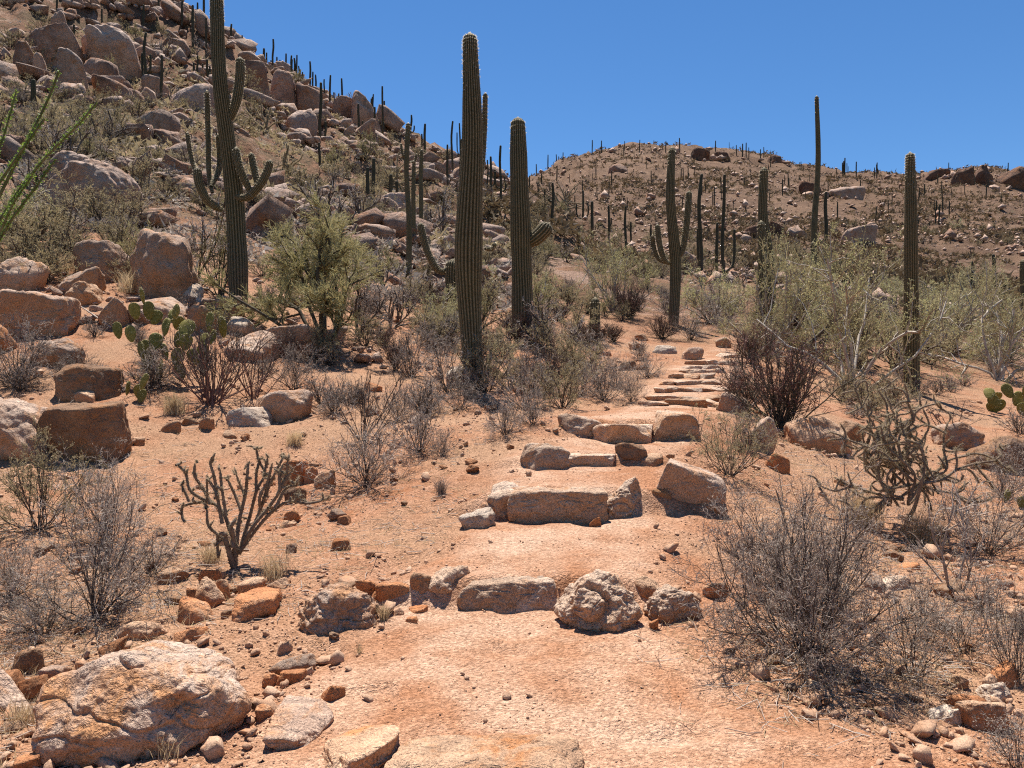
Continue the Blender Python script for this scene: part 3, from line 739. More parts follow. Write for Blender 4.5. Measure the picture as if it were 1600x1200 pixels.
# outcrops on the hillside, each boulder on its own
HR = [
 (40, 50, 96, 78, 'redrock', 'boulder', 'dark flat boulder topping the left end of the upper hillside outcrop'),
 (66, 52, 140, 104, 'redrock', 'boulder', 'dark rounded boulder of the upper hillside outcrop'),
 (84, 88, 148, 166, 'hillrock', 'slab', 'smooth sloping pink slab in the upper hillside outcrop'),
 (134, 50, 222, 118, 'hillrock', 'round', 'biggest smooth pink dome of the upper hillside outcrop'),
 (132, 94, 192, 130, 'redrock', 'boulder', 'shaded boulder under the smooth pink dome'),
 (144, 126, 224, 176, 'redrock', 'slab', 'broken stepped ledge under the shaded boulder of the upper outcrop'),
 (92, 130, 146, 178, 'hillrock', 'boulder', 'boulder at the foot of the smooth sloping pink slab'),
 (24, 72, 62, 104, 'redrock', 'boulder', 'dark brown boulder left of the upper hillside outcrop'),
 (50, 88, 78, 116, 'hillrock', 'boulder', 'pale boulder at the lower left of the upper hillside outcrop'),
 (82, 22, 110, 52, 'hillrock', 'boulder', 'perched boulder pile top above the upper hillside outcrop'),
 (168, 38, 198, 58, 'hillrock', 'boulder', 'grey boulder on the slope above the smooth pink dome'),
 (212, 140, 250, 178, 'hillrock', 'boulder', 'round boulder right of the broken stepped ledge'),
 (250, 134, 338, 184, 'hillrock', 'slab', 'pale bare rock sheet left of the armed saguaro'),
 (226, 120, 262, 148, 'hillrock', 'slab', 'grey slab above the pale bare rock sheet'),
 (188, 194, 244, 246, 'redrock', 'block', 'dark shaded block at the left of the middle ledge'),
 (232, 200, 298, 254, 'redrock', 'block', 'dark shaded block at the right of the middle ledge'),
 (210, 228, 262, 266, 'hillrock', 'slab', 'lighter rock below the dark blocks of the middle ledge'),
 (-20, 214, 50, 258, 'redrock', 'slab', 'dark low ledge at the left edge of the hillside'),
 (44, 196, 98, 224, 'hillrock', 'slab', 'flat boulder between the left ledge and the middle ledge'),
 (150, 182, 206, 212, 'hillrock', 'slab', 'flat slab above the dark blocks of the middle ledge'),
 (262, 176, 310, 206, 'redrock', 'boulder', 'reddish boulder below the pale bare rock sheet'),
 (300, 218, 340, 248, 'hillrock', 'boulder', 'boulder directly left of the armed saguaro trunk'),
 (356, 200, 392, 226, 'redrock', 'boulder', 'red-brown boulder right of the armed saguaro trunk'),
 (380, 102, 432, 156, 'redrock', 'block', 'red-black block at the upper end of the ridge outcrop'),
 (416, 112, 470, 168, 'redrock', 'slab', 'red-black slab in the middle of the ridge outcrop'),
 (456, 138, 506, 186, 'redrock', 'slab', 'rusty sloping slab at the lower end of the ridge outcrop'),
 (420, 98, 462, 124, 'hillrock', 'round', 'pink dome on top of the ridge outcrop'),
 (446, 172, 500, 206, 'hillrock', 'slab', 'pale sheet below the rusty sloping slab of the ridge outcrop'),
 (518, 154, 560, 200, 'redrock', 'boulder', 'reddish boulder, left of the pair on the hill skyline'),
 (546, 153, 596, 214, 'hillrock', 'round', 'tall pink boulder, right of the pair on the hill skyline'),
 (640, 230, 666, 256, 'hillrock', 'round', 'pink boulder low on the hill skyline behind the slim saguaro'),
 (644, 252, 688, 278, 'redrock', 'boulder', 'reddish boulder below the low skyline boulder'),
 (400, 284, 450, 304, 'pale', 'slab', 'pale flat rock in the brush right of the armed saguaro'),
 (430, 276, 486, 296, 'hillrock', 'slab', 'flat pink slab further right in the brush near the armed saguaro'),
 (394, 310, 440, 340, 'tan', 'slab', 'orange-pink slab just below the armed saguaro arms'),
 (520, 330, 584, 352, 'pale', 'slab', 'pale slab in the brush above the green-barked tree'),
 (0, 168, 42, 190, 'redrock', 'slab', 'dark slab at the left edge above the low ledge'),
 (590, 300, 640, 322, 'hillrock', 'slab', 'pink slab on the slope left of the slim saguaro cluster'),
 (1052, 392, 1092, 430, 'hillrock', 'slab', 'pinkish boulder behind the four-armed saguaro'),
 (1484, 264, 1520, 290, 'crag', 'lump', 'dark crag at the left of the far ridge outcrop'),
 (1512, 258, 1556, 288, 'crag', 'lump', 'broad red crag in the middle of the far ridge outcrop'),
 (1550, 262, 1600, 292, 'crag', 'slab', 'sloping crag at the right of the far ridge outcrop'),
 (1440, 266, 1486, 284, 'crag', 'slab', 'low crag on the far ridge right of the lone tall saguaro'),
 (1112, 236, 1142, 250, 'crag', 'slab', 'dark crag near the top of the far hill'),
 (1080, 232, 1108, 246, 'crag', 'slab', 'small dark crag on the far hill crest'),
 (1198, 242, 1226, 256, 'crag', 'slab', 'dark ledge on the far hill crest left of the tallest thin saguaro'),
 (1248, 284, 1288, 304, 'crag', 'slab', 'dark ledge on the far hillside behind the tallest thin saguaro'),
 (1290, 290, 1350, 312, 'hillrock', 'slab', 'pale ledge on the far hillside right of the tallest thin saguaro'),
 (1310, 352, 1370, 384, 'hillrock', 'slab', 'pale bare rock on the lower far slope above the right-hand trees'),
 (1156, 350, 1230, 372, 'crag', 'slab', 'long dark ledge low on the far slope'),
 (950, 256, 980, 272, 'redrock', 'slab', 'small dark ledge on the left shoulder of the far hill'),
]
sat = []
for x0, y0, x1, y1, m, sh, lb in HR:
    sat.append(hit((x0 + x1) / 2, y1).tolist() + [(x1 - x0) / F])
    rock(x0, y0, x1, y1, m, sh, lb, 'boulder', kd=0.7, sub=4 if x1 - x0 > 64 else 3, sink=1.0, group='rock outcrops on the hills')

# ---------------------------------------------------------------- cacti
def catmull(P, n):
    P = np.asarray(P, float)
    if len(P) == 2:
        t = np.linspace(0, 1, n)[:, None]
        return P[0] * (1 - t) + P[1] * t
    Q = np.concatenate([[2 * P[0] - P[1]], P, [2 * P[-1] - P[-2]]])
    seg = np.linalg.norm(np.diff(P, axis=0), axis=1)
    s = np.concatenate([[0], np.cumsum(seg)])
    x = np.linspace(0, s[-1], n)
    k = np.clip(np.searchsorted(s, x, 'right') - 1, 0, len(seg) - 1)
    t = ((x - s[k]) / seg[k])[:, None]
    a, b, c, d = Q[k], Q[k + 1], Q[k + 2], Q[k + 3]
    return 0.5 * (2 * b + (c - a) * t + (2 * a - 5 * b + 4 * c - d) * t ** 2 + (3 * b - 3 * c + d - a) * t ** 3)

def frames(P):
    T = np.gradient(P, axis=0)
    T /= np.linalg.norm(T, axis=1, keepdims=True)
    ref = np.array((1.0, 0, 0)) if abs(T[0, 0]) < 0.8 else np.array((0, 1.0, 0))
    A = np.zeros_like(P); u = ref
    for i in range(len(P)):
        u = u - T[i] * (u @ T[i]); u /= np.linalg.norm(u)
        A[i] = u
    return T, A, np.cross(T, A)

def ribbed(path, rad, ribs, per=5, deep=0.16, n=60, seed=0, cork=0.0, base_in=False):
    """a fluted cactus column along a path, with a domed tip; rad: (fraction, radius) knots"""
    P = catmull(path, n)
    L = np.concatenate([[0], np.cumsum(np.linalg.norm(np.diff(P, axis=0), axis=1))])
    rt = max(r for f, r in rad[-1:])
    # squeeze rings towards the tip for a round dome
    s = np.concatenate([np.linspace(0, L[-1] - rt * 1.05, n - 9), L[-1] - rt * 1.05 * (1 - np.sin(np.linspace(0.12, math.pi / 2 - 0.03, 9)))])
    P = np.stack([np.interp(s, L, P[:, k]) for k in range(3)], -1)
    f = s / L[-1]
    r = np.interp(f, [a for a, b in rad], [b for a, b in rad])
    dome = np.clip((L[-1] - s) / (rt * 1.05), 0, 1)
    r = r * np.sqrt(np.clip(1 - (1 - dome) ** 2, 0.0009, 1))
    if base_in:
        r = r * (0.72 + 0.28 * sstep(0, rt * 2.2, s))
    r = r * (1 + 0.04 * noise3(np.stack([s * 0.9, s * 0, s * 0 + seed], -1), seed) + 0.02 * noise3(np.stack([s * 3.1, s * 0, s * 0 + seed], -1), seed + 2))
    T, A, B = frames(P)
    m = ribs * per
    th = np.arange(m) * 2 * math.pi / m
    crest = np.abs(np.cos(th * ribs / 2)) ** 0.85
    wob = 0.08 * noise3(np.stack([s * 0.8, s * 0 + 3.3, s * 0], -1), seed + 4)
    ang = th[None] + wob[:, None]
    rr = r[:, None] * (1 - deep + deep * crest[None])
    V = P[:, None] + rr[..., None] * (np.cos(ang)[..., None] * A[:, None] + np.sin(ang)[..., None] * B[:, None])
    nr_ = len(P)
    ii = np.arange(nr_ * m).reshape(nr_, m)
    jj = np.roll(ii, -1, axis=1)
    Qd = np.stack([ii[:-1], jj[:-1], jj[1:], ii[1:]], -1).reshape(-1, 4)
    V = V.reshape(-1, 3)
    tip = len(V)
    V = np.concatenate([V, P[-1:] + T[-1:] * 0.001])
    Tr = np.stack([ii[-1], jj[-1], np.full(m, tip)], -1)
    ribv = np.concatenate([np.tile(crest, nr_), [1.0]])
    ck = np.concatenate([np.repeat(np.clip(1 - f / 0.28, 0, 1) * cork, m), [0.0]])
    # crest points for spines
    cr = ii[:, ::per].ravel()
    nrm = (V[cr] - np.repeat(P, ribs, axis=0)); nrm /= np.linalg.norm(nrm, axis=1, keepdims=True) + 1e-9
    nrm = nrm + np.repeat(T * (1 - dome)[:, None], ribs, axis=0)
    return V, Qd, Tr, {'rib': ribv, 'cork': ck}, (V[cr].reshape(nr_, ribs, 3), nrm.reshape(nr_, ribs, 3), s)

def spikes(pts, nrm, seed, per=4, length=0.035, width=0.004, spread=0.75):
    r = R(seed)
    p = np.repeat(pts, per, axis=0); n = np.repeat(nrm, per, axis=0)
    d = n + r.normal(0, spread, p.shape); d /= np.linalg.norm(d, axis=1, keepdims=True)
    ln = length * r.uniform(0.5, 1.2, (len(p), 1))
    side = np.cross(d, r.normal(0, 1, p.shape)); side /= np.linalg.norm(side, axis=1, keepdims=True) + 1e-9
    a, b, c = p + side * width / 2, p - side * width / 2, p + d * ln
    V = np.stack([a, b, c], 1).reshape(-1, 3)
    return V, np.arange(len(V)).reshape(-1, 3)

def crest_samples(cs, gap):
    pts, nrm, s = cs
    n = max(int(s[-1] / gap), 4)
    x = np.linspace(0, s[-1], n)
    k = np.clip(np.searchsorted(s, x) - 1, 0, len(s) - 2)
    t = np.clip((x - s[k]) / np.maximum(s[k + 1] - s[k], 1e-6), 0, 1)[:, None, None]
    P = pts[k] * (1 - t) + pts[k + 1] * t
    N = nrm[k] * (1 - t) + nrm[k + 1] * t
    N = N / (np.linalg.norm(N, axis=-1, keepdims=True) + 1e-9)
    return P.reshape(-1, 3), N.reshape(-1, 3)

_sg = [500]
def saguaro(px, yb, yt, w, label, lean=0, prof=None, arms=(), ribs=20, hi=True, group=None, name='saguaro_cactus', mat=None, lat=0.0):
    """w: width in photo pixels; arms: (pixel points from the trunk to the tip, width, depth offset in m)"""
    _sg[0] += 1
    sd = _sg[0]
    h = hit(px, yb)
    x, y, z = h
    m = mat or ('saguaro' if hi else 'saguaro_far')
    root = link(name, None, loc=(x, y, z))
    root.empty_display_size = 0.2
    tag(root, label, 'cactus', group)
    k = y / F
    H = (yb - yt) * k
    rr = w * k / 2
    prof = [(f, ww * k / 2) for f, ww in prof] if prof else [(0, rr * 0.8), (0.25, rr * 0.97), (0.55, rr), (0.85, rr * 0.93), (1, rr * 0.8)]
    wb = R(sd).normal(0, 0.012 * H, 4)
    path = [(0, 0, -0.25), (lean * k * 0.3 + wb[0], wb[2], H * 0.35), (lean * k * 0.7 + wb[1], wb[3], H * 0.7), (lean * k, 0, H)]
    per, n = ((6 if y < 22 else 4), int(min(60, 24 + H * 5))) if hi else (2, 18)
    rb = ribs if hi else 9
    V, Qd, Tr, at, cs = ribbed(path, prof, rb, per, 0.17 if hi else 0.12, n, sd, 1.0)
    tr = link('trunk', mesh('trunk', V, Qd, Tr, M[m], attrs=at), root)
    if hi:
        P, N = crest_samples(cs, 0.07 if y < 22 else 0.14)
        near_top = P[:, 2] > H - 0.35 - 0.9 * R(sd).uniform(0, 1, len(P)) ** 3
        V1, T1 = spikes(P, N, sd, 2, 0.03, 0.0036)
        V2, T2 = spikes(P[near_top], N[near_top], sd + 1, 18, 0.038, 0.0014 + 0.00012 * y, 0.6)
        s_ = link('spines', mesh('spines', np.concatenate([V1, V2]), tris=np.concatenate([T1, T2 + len(V1)]), mats=[M['spine_dark'], M['spine']], smooth=False,
                                 midx=np.concatenate([np.zeros(len(T1)), np.ones(len(T2))])), tr)
        s_['kind'] = 'stuff'
    for pts, aw, dy in arms:
        pp = []
        for i, (ax, ay) in enumerate(pts):
            t = i / (len(pts) - 1)
            pp.append(((ax - px) * k, dy * min(1, t * 2.0), (yb - ay) * k))
        ra = aw * k / 2
        V, Qd, Tr, at, cs = ribbed(pp, [(0, ra * 0.8), (0.35, ra), (0.8, ra * 1.02), (1, ra * 0.9)], 14 if hi else 7, 4 if hi else 2, 0.17, 26 if hi else 14, sd + 7, 0, True)
        a_ = link('arm', mesh('arm', V, Qd, Tr, M[m], attrs=at), root)
        if hi:
            P, N = crest_samples(cs, 0.07)
            V1, T1 = spikes(P, N, sd + 3, 4, 0.04, 0.0036)
            s_ = link('spines', mesh('spines', V1, tris=T1, mats=M['spine'], smooth=False), a_)
            s_['kind'] = 'stuff'
    return root

G1 = 'saguaros near the trail'
saguaro(742, 606, 52, 44, 'tallest near saguaro, bulging at mid height, standing just left of centre', lean=-8,
        prof=[(0, 27), (0.12, 33), (0.3, 38), (0.42, 44), (0.52, 41), (0.7, 33), (0.88, 27), (1, 22)], ribs=22,
        arms=[([(748, 300), (752, 250), (755, 190), (757, 130)], 9, 0.5), ([(758, 388), (768, 387), (774, 378)], 8, 0.1)], group=G1)
saguaro(817, 528, 184, 31, 'saguaro with one small curled side bud, right of the tallest near saguaro', lean=-8,
        prof=[(0, 30), (0.15, 33), (0.5, 32), (0.8, 27), (1, 22)], ribs=22,
        arms=[([(820, 384), (838, 372), (849, 362), (858, 350)], 23, -0.12)], group=G1)
saguaro(709, 490, 404, 27, 'broken-off saguaro stump with one long arm raised to the left', lean=2, prof=[(0, 22), (0.4, 26), (0.9, 27), (1, 25)],
        arms=[([(708, 416), (688, 424), (671, 400), (662, 372), (657, 349)], 11, -0.1)], group=G1)
saguaro(374, 474, -14, 29, 'very tall armed saguaro on the left with four arms, its top cut off', lean=-36,
        prof=[(0, 26), (0.15, 30), (0.3, 30), (0.5, 25), (0.75, 22), (1, 19)], ribs=20,
        arms=[([(352, 190), (360, 183), (370, 160), (376, 120), (376, 90)], 14, -0.05),
              ([(348, 328), (330, 316), (318, 292), (314, 265)], 13, -0.25), ([(332, 300), (322, 270), (318, 200), (316, 134)], 8, 0.3),
              ([(312, 276), (300, 255), (293, 225), (290, 204)], 7, 0.1), ([(330, 290), (333, 250), (331, 200)], 9, 0.45),
              ([(366, 306), (388, 308), (406, 292), (418, 272), (425, 251)], 12, -0.1), ([(394, 304), (384, 280), (376, 255), (373, 233)], 11, -0.2),
              ([(404, 294), (398, 272), (393, 252), (390, 236)], 10, 0.1)], group=G1)
saguaro(1052, 508, 231, 17, 'saguaro with four raised arms in the middle distance above the steps', lean=-2,
        prof=[(0, 16), (0.3, 18), (0.5, 17), (0.8, 13), (1, 10)], ribs=18,
        arms=[([(1048, 412), (1038, 408), (1030, 384), (1026, 352)], 9, -0.1), ([(1044, 412), (1030, 404), (1023, 385), (1021, 366)], 7, 0.2),
              ([(1058, 402), (1066, 392), (1072, 350), (1076, 300)], 10, -0.1), ([(1058, 404), (1061, 392), (1060, 380)], 4, 0.3)], group=G1)
saguaro(1425, 614, 238, 22, 'single straight saguaro rising behind the pale cholla on the right', lean=-3,
        prof=[(0, 24), (0.2, 25), (0.5, 21), (0.8, 18), (1, 13)], ribs=19, group=G1)
saguaro(1275, 492, 153, 9, 'tallest thin saguaro, reaching high above the far hill', lean=1, prof=[(0, 11), (0.4, 9.5), (0.8, 7.5), (1, 6)], ribs=16, group=G1)
saguaro(1202, 520, 262, 17, 'taller column of the close saguaro pair above the right-hand trees', lean=-8, prof=[(0, 19), (0.4, 18), (0.8, 14), (1, 12)], ribs=16, group=G1)
saguaro(1189, 520, 344, 10, 'shorter column of the close saguaro pair above the right-hand trees', prof=[(0, 15), (0.5, 14), (1, 11)], ribs=16, group=G1)
saguaro(638, 434, 189, 9, 'slim saguaro with two stubby arms left of the stump with a raised arm', lean=0, ribs=16, prof=[(0, 10), (0.5, 8), (1, 8)],
        arms=[([(636, 246), (630, 240), (627, 222)], 4, -0.1), ([(642, 250), (647, 246), (650, 235)], 4, 0.2)], group=G1)
saguaro(647, 402, 268, 7, 'short column hugging the right side of the slim saguaro', ribs=14, group=G1)
saguaro(657, 385, 248, 7, 'slightly leaning column second to the right of the slim saguaro', lean=2, ribs=14, group=G1)
saguaro(1270, 512, 378, 9, 'short saguaro half hidden in the right-hand trees under the tallest thin one', ribs=14, group=G1)
saguaro(930, 527, 466, 16, 'knee-high young saguaro with pale spines left of the flight of steps', prof=[(0, 15), (0.4, 17), (0.8, 16), (1, 13)], ribs=16, group=G1)
saguaro(898, 534, 512, 15, 'small round barrel-like young saguaro left of the knee-high one', prof=[(0, 13), (0.5, 15), (1, 11)], ribs=16, group=G1)
saguaro(1598, 498, 404, 9, 'dark saguaro cut by the right edge above the trees', ribs=14, group=G1)

# saguaros further off: pixel column, base row, top row, width, arms as (side, start row, top row, reach)
MID = [
 (228, 142, 47, 4.5, [(-1, 118, 78, 7), (1, 112, 80, 6)]), (252, 162, 80, 4.5, []), (52, 184, 140, 7.5, []), (160, 50, 5, 3, []), (116, 54, 30, 3, []),
 (89, 24, -6, 3, [(1, 16, 10, 4)]), (211, 20, -14, 3, []), (224, 40, -2, 3.6, []), (248, 28, -8, 3.4, []), (245, 47, 20, 3, []), (284, 48, 10, 3.2, []),
 (302, 80, -5, 4.2, []), (308, 42, 8, 3, []), (318, 52, -6, 3.6, []), (322, 80, 18, 3.4, []), (330, 58, 20, 3, []), (362, 80, 38, 3.4, []),
 (303, 128, 95, 3.6, []), (308, 124, 87, 3, []), (323, 132, 90, 4, [(-1, 122, 96, 7), (1, 118, 100, 4)]), (371, 80, 60, 2.8, []), (382, 90, 64, 2.8, []),
 (417, 108, 76, 2.6, []), (423, 108, 88, 2.2, []), (433, 114, 77, 2.6, []), (438, 114, 77, 2.6, []), (447, 122, 69, 2.8, []), (449, 122, 96, 2.4, []), (456, 128, 92, 2.6, []),
 (461, 128, 92, 2.6, []), (467, 130, 97, 2.4, []), (472, 132, 106, 2.4, []), (485, 158, 113, 3.2, []), (489, 152, 120, 2.6, []), (494, 148, 111, 2.8, []), (502, 224, 120, 5, [(1, 210, 180, 6)]),
 (499, 258, 218, 4, []), (516, 186, 134, 3.2, []), (573, 214, 160, 3.2, []), (560, 232, 184, 3.6, [(1, 222, 210, 6)]), (585, 236, 187, 3.4, []), (597, 222, 122, 3.2, [(1, 216, 208, 8)]),
 (601, 212, 170, 3, []), (605, 212, 185, 2.4, []), (611, 214, 188, 2.6, []), (621, 228, 205, 2.6, []), (633, 240, 196, 3, []), (658, 245, 200, 3, []), (664, 278, 214, 4, []),
 (574, 328, 258, 6, []), (583, 322, 244, 6, []), (610, 316, 270, 6, []), (620, 318, 282, 5, []), (700, 312, 244, 3.6, []), (708, 296, 209, 3.4, []), (717, 308, 212, 2.6, [(1, 276, 236, 4), (-1, 262, 226, 3)]),
 (754, 312, 222, 2.6, []), (767, 330, 270, 4, [(1, 318, 290, 6)]), (761, 326, 262, 2.6, []), (782, 345, 250, 4, [(1, 322, 308, 8), (-1, 318, 290, 8)]),
 (863, 372, 292, 4.6, [(-1, 322, 316, 5)]), (851, 330, 300, 3, []), (834, 345, 312, 2.6, []), (839, 345, 316, 2.6, []), (910, 345, 281, 3.4, [(-1, 326, 302, 9), (1, 326, 304, 9)]),
 (926, 374, 311, 5, []), (950, 378, 319, 3.6, [(1, 352, 338, 5)]), (978, 400, 319, 4, []), (986, 384, 350, 3, []), (1017, 398, 350, 3.4, []), (1097, 432, 274, 6, []), (1091, 430, 358, 5, []),
 (1132, 440, 271, 5.4, [(1, 424, 356, 16)]), (1120, 430, 349, 5, []), (1290, 384, 301, 5.6, []), (1518, 466, 408, 4, []), (1505, 462, 424, 3, []),
 (1552, 470, 398, 5.6, [(-1, 458, 446, 9), (1, 456, 442, 6)]), (1570, 470, 434, 4, []), (1483, 462, 430, 3, []),
]
MID.sort(key=lambda t: t[0])
nl = sum(1 for t in MID if t[0] < 800)
for i, (px, yb, yt, w, arms) in enumerate(MID):
    left = px < 800
    k = (i + 1) if left else (i - nl + 1)
    ap = []
    for s, y0, y1, rch in arms:
        ap.append(([(px, y0), (px + s * rch * 0.6, y0 - 1), (px + s * rch, y0 - (y0 - y1) * 0.35), (px + s * rch * 1.02, y1)], w * 0.75, 0.15))
    lb = '%s saguaro %s, %s from the left on the %s' % ('bare dark' if not arms else 'armed dark', 'column' if not arms else ('with a side arm' if len(arms) == 1 else 'with two arms'),
                                                      nth(k), 'left hillside' if left else 'lower far slope')
    saguaro(px, yb, yt, w, lb, arms=ap, hi=False, lean=R(i).uniform(-1, 1), group='saguaros on the left hillside' if left else 'saguaros below the far hill')

# slim saguaros crowding the crest of the left hill
r = R(515)
cx = np.sort(np.concatenate([r.uniform(268, 420, 7), r.uniform(420, 540, 8), r.uniform(540, 790, 9)]))
for i, px in enumerate(cx):
    ys = np.interp(px, [260, 300, 400, 500, 600, 700, 790], [-6, 10, 95, 150, 198, 256, 296])
    yb = ys + r.uniform(4, 22)
    saguaro(px, yb, yb - r.uniform(20, 46), r.uniform(2.4, 3.2), 'slim saguaro crowding the left hill crest, %s from the left' % nth(i + 1), hi=False, lean=r.uniform(-1, 1), group='saguaros on the left hill crest',
            arms=[([(px, yb - 9), (px + sg * 3, yb - 10), (px + sg * 5, yb - 14), (px + sg * 5.2, yb - 21)], 2.2, 0.2) for sg in (-1, 1) if r.uniform() < 0.22])

# tiny saguaros dotted over the far hill
r = R(77)
far_me = []
for k in range(4):
    V, Qd, Tr, at, cs = ribbed([(0, 0, -0.1), (0.01, 0, 0.5), (0.0, 0, 1.0)], [(0, 0.035), (0.5, 0.045), (1, 0.035)], 7, 2, 0.1, 13, k)
    if k >= 2:
        for s in ((1,) if k == 2 else (1, -1)):
            v, q, t, a2, _ = ribbed([(0, 0, 0.35), (0.1 * s, 0, 0.36), (0.15 * s, 0, 0.45), (0.15 * s, 0, 0.75 - 0.1 * s)], [(0, 0.025), (1, 0.028)], 6, 2, 0.1, 13, k)
            Qd = np.concatenate([Qd, q + len(V)]); Tr = np.concatenate([Tr, t + len(V)])
            at = {kk: np.concatenate([at[kk], a2[kk]]) for kk in at}
            V = np.concatenate([V, v])
    far_me.append(mesh('distant_saguaro', V, Qd, Tr, M['saguaro_far'], attrs=at))
pxs = r.uniform(800, 1640, 230); pys = r.uniform(232, 400, 230) 
crest = [(805, 284), (815, 281), (822, 279), (838, 273), (856, 265), (870, 258), (880, 254), (912, 240), (925, 237), (940, 232), (976, 230), (999, 230), (1040, 231), (1062, 231), (1118, 238),
         (1131, 240), (1151, 242), (1160, 244), (1166, 244), (1170, 245), (1188, 248), (1204, 252), (1250, 262), (1316, 271), (1318, 271), (1320, 271), (1338, 273), (1366, 276), (1370, 276), (1575, 270)]
pxs = np.concatenate([[c[0] for c in crest], pxs]); pys = np.concatenate([[c[1] + 6 for c in crest], pys])
hp = hits(pxs, pys)
sel = [i for i in range(len(hp)) if not np.isnan(hp[i, 1]) and hp[i, 1] > (190 if i >= len(crest) else 110)][:230]
for i in sel:
    x, y, z = hp[i]
    hgt = r.uniform(2.5, 5.5) if i >= len(crest) else r.uniform(4.5, 8)
    o = link('distant_saguaro', far_me[int(r.choice(4, p=(0.45, 0.35, 0.12, 0.08)))], loc=(x, y, z), rot=(r.normal(0, 0.02), r.normal(0, 0.02), r.uniform(0, 6.28)), scale=(hgt * r.uniform(0.8, 1.1), hgt * 0.95, hgt))
    if i < len(crest):
        tag(o, 'tiny saguaro on the far hill skyline, %s from the left' % nth(int((pxs[:len(crest)] < pxs[i]).sum()) + 1), 'cactus', 'saguaros on the far skyline')
    else:
        tag(o, 'tiny dark saguaro on the far hill slope, %s from the left' % nth(int((pxs[sel] < pxs[i]).sum()) + 1), 'cactus', 'saguaros dotted over the far hill')

# ---------------------------------------------------------------- branching plants
def grow(r, start, dirs, length, K, wig, up, radius, taper=0.45):
    n = len(start)
    P = np.zeros((n, K + 1, 3)); P[:, 0] = start
    d = dirs / np.linalg.norm(dirs, axis=1, keepdims=True)
    st = (length / K)[:, None]
    T = np.zeros((n, K + 1, 3)); T[:, 0] = d
    for k in range(K):
        d = d + r.normal(0, wig, (n, 3)) + np.array((0, 0, up))
        d /= np.linalg.norm(d, axis=1, keepdims=True)
        P[:, k + 1] = P[:, k] + d * st
        T[:, k + 1] = d
    Rd = radius[:, None] * np.linspace(1, taper, K + 1)[None]
    return P, T, Rd

def spawn(r, P, T, n_child, lo, hi, ang, angv):
    n, K1, _ = P.shape
    par = np.repeat(np.arange(n), n_child)
    t = r.uniform(lo, hi, len(par)) * (K1 - 1)
    k = np.clip(t.astype(int), 0, K1 - 2); a = (t - k)[:, None]
    pos = P[par, k] * (1 - a) + P[par, k + 1] * a
    tan = T[par, k + 1]
    ax = r.normal(0, 1, tan.shape); ax -= tan * (ax * tan).sum(1, keepdims=True); ax /= np.linalg.norm(ax, axis=1, keepdims=True)
    an = np.clip(r.normal(ang, angv, len(par)), 0.1, 1.5)[:, None]
    return par, pos, tan * np.cos(an) + ax * np.sin(an), t / (K1 - 1)

def tubes(P, Rd, sides=3):
    n, K1, _ = P.shape
    T = np.gradient(P, axis=1); T /= np.linalg.norm(T, axis=2, keepdims=True) + 1e-9
    ref = np.where(np.abs(T[:, :1, 2:3]) > 0.8, np.array((1.0, 0, 0)), np.array((0, 0, 1.0)))
    A = np.cross(T, np.broadcast_to(ref, T.shape)); A /= np.linalg.norm(A, axis=2, keepdims=True) + 1e-9
    B = np.cross(T, A)
    th = np.arange(sides) * 2 * math.pi / sides
    V = P[:, :, None] + Rd[:, :, None, None] * (np.cos(th)[None, None, :, None] * A[:, :, None] + np.sin(th)[None, None, :, None] * B[:, :, None])
    ii = np.arange(n * K1 * sides).reshape(n, K1, sides); jj = np.roll(ii, -1, axis=2)
    Qd = np.stack([ii[:, :-1], jj[:, :-1], jj[:, 1:], ii[:, 1:]], -1).reshape(-1, 4)
    return V.reshape(-1, 3), Qd

def ribbons(P, Rd, r):
    """the finest twigs, thinner than a pixel: one narrow strip each"""
    n, K1, _ = P.shape
    T = P[:, -1] - P[:, 0]
    A = np.cross(T, r.normal(0, 1, T.shape)); A /= np.linalg.norm(A, axis=1, keepdims=True) + 1e-9
    V = np.stack([P - A[:, None] * Rd[..., None], P + A[:, None] * Rd[..., None]], 2)
    ii = np.arange(n * K1 * 2).reshape(n, K1, 2)
    Qd = np.stack([ii[:, :-1, 0], ii[:, :-1, 1], ii[:, 1:, 1], ii[:, 1:, 0]], -1).reshape(-1, 4)
    return V.reshape(-1, 3), Qd

def join(parts):
    Vs, Qs, o = [], [], 0
    for V, Q_ in parts:
        Vs.append(V); Qs.append(Q_ + o); o += len(V)
    return np.concatenate(Vs), np.concatenate(Qs)

def leaf_quads(r, pts, size, tang=None, flat=0.0):
    n = len(pts)
    a = r.normal(0, 1, (n, 3)) + (0 if tang is None else tang * 1.2); a /= np.linalg.norm(a, axis=1, keepdims=True)
    b = np.cross(a, r.normal(0, 1, (n, 3))); b /= np.linalg.norm(b, axis=1, keepdims=True) + 1e-9
    s = (size * r.uniform(0.6, 1.3, n))[:, None]
    V = np.stack([pts, pts + a * s * 0.5 + b * s * 0.22, pts + a * s, pts + a * s * 0.5 - b * s * 0.22], 1).reshape(-1, 3)
    return V, np.arange(4 * n).reshape(-1, 4)

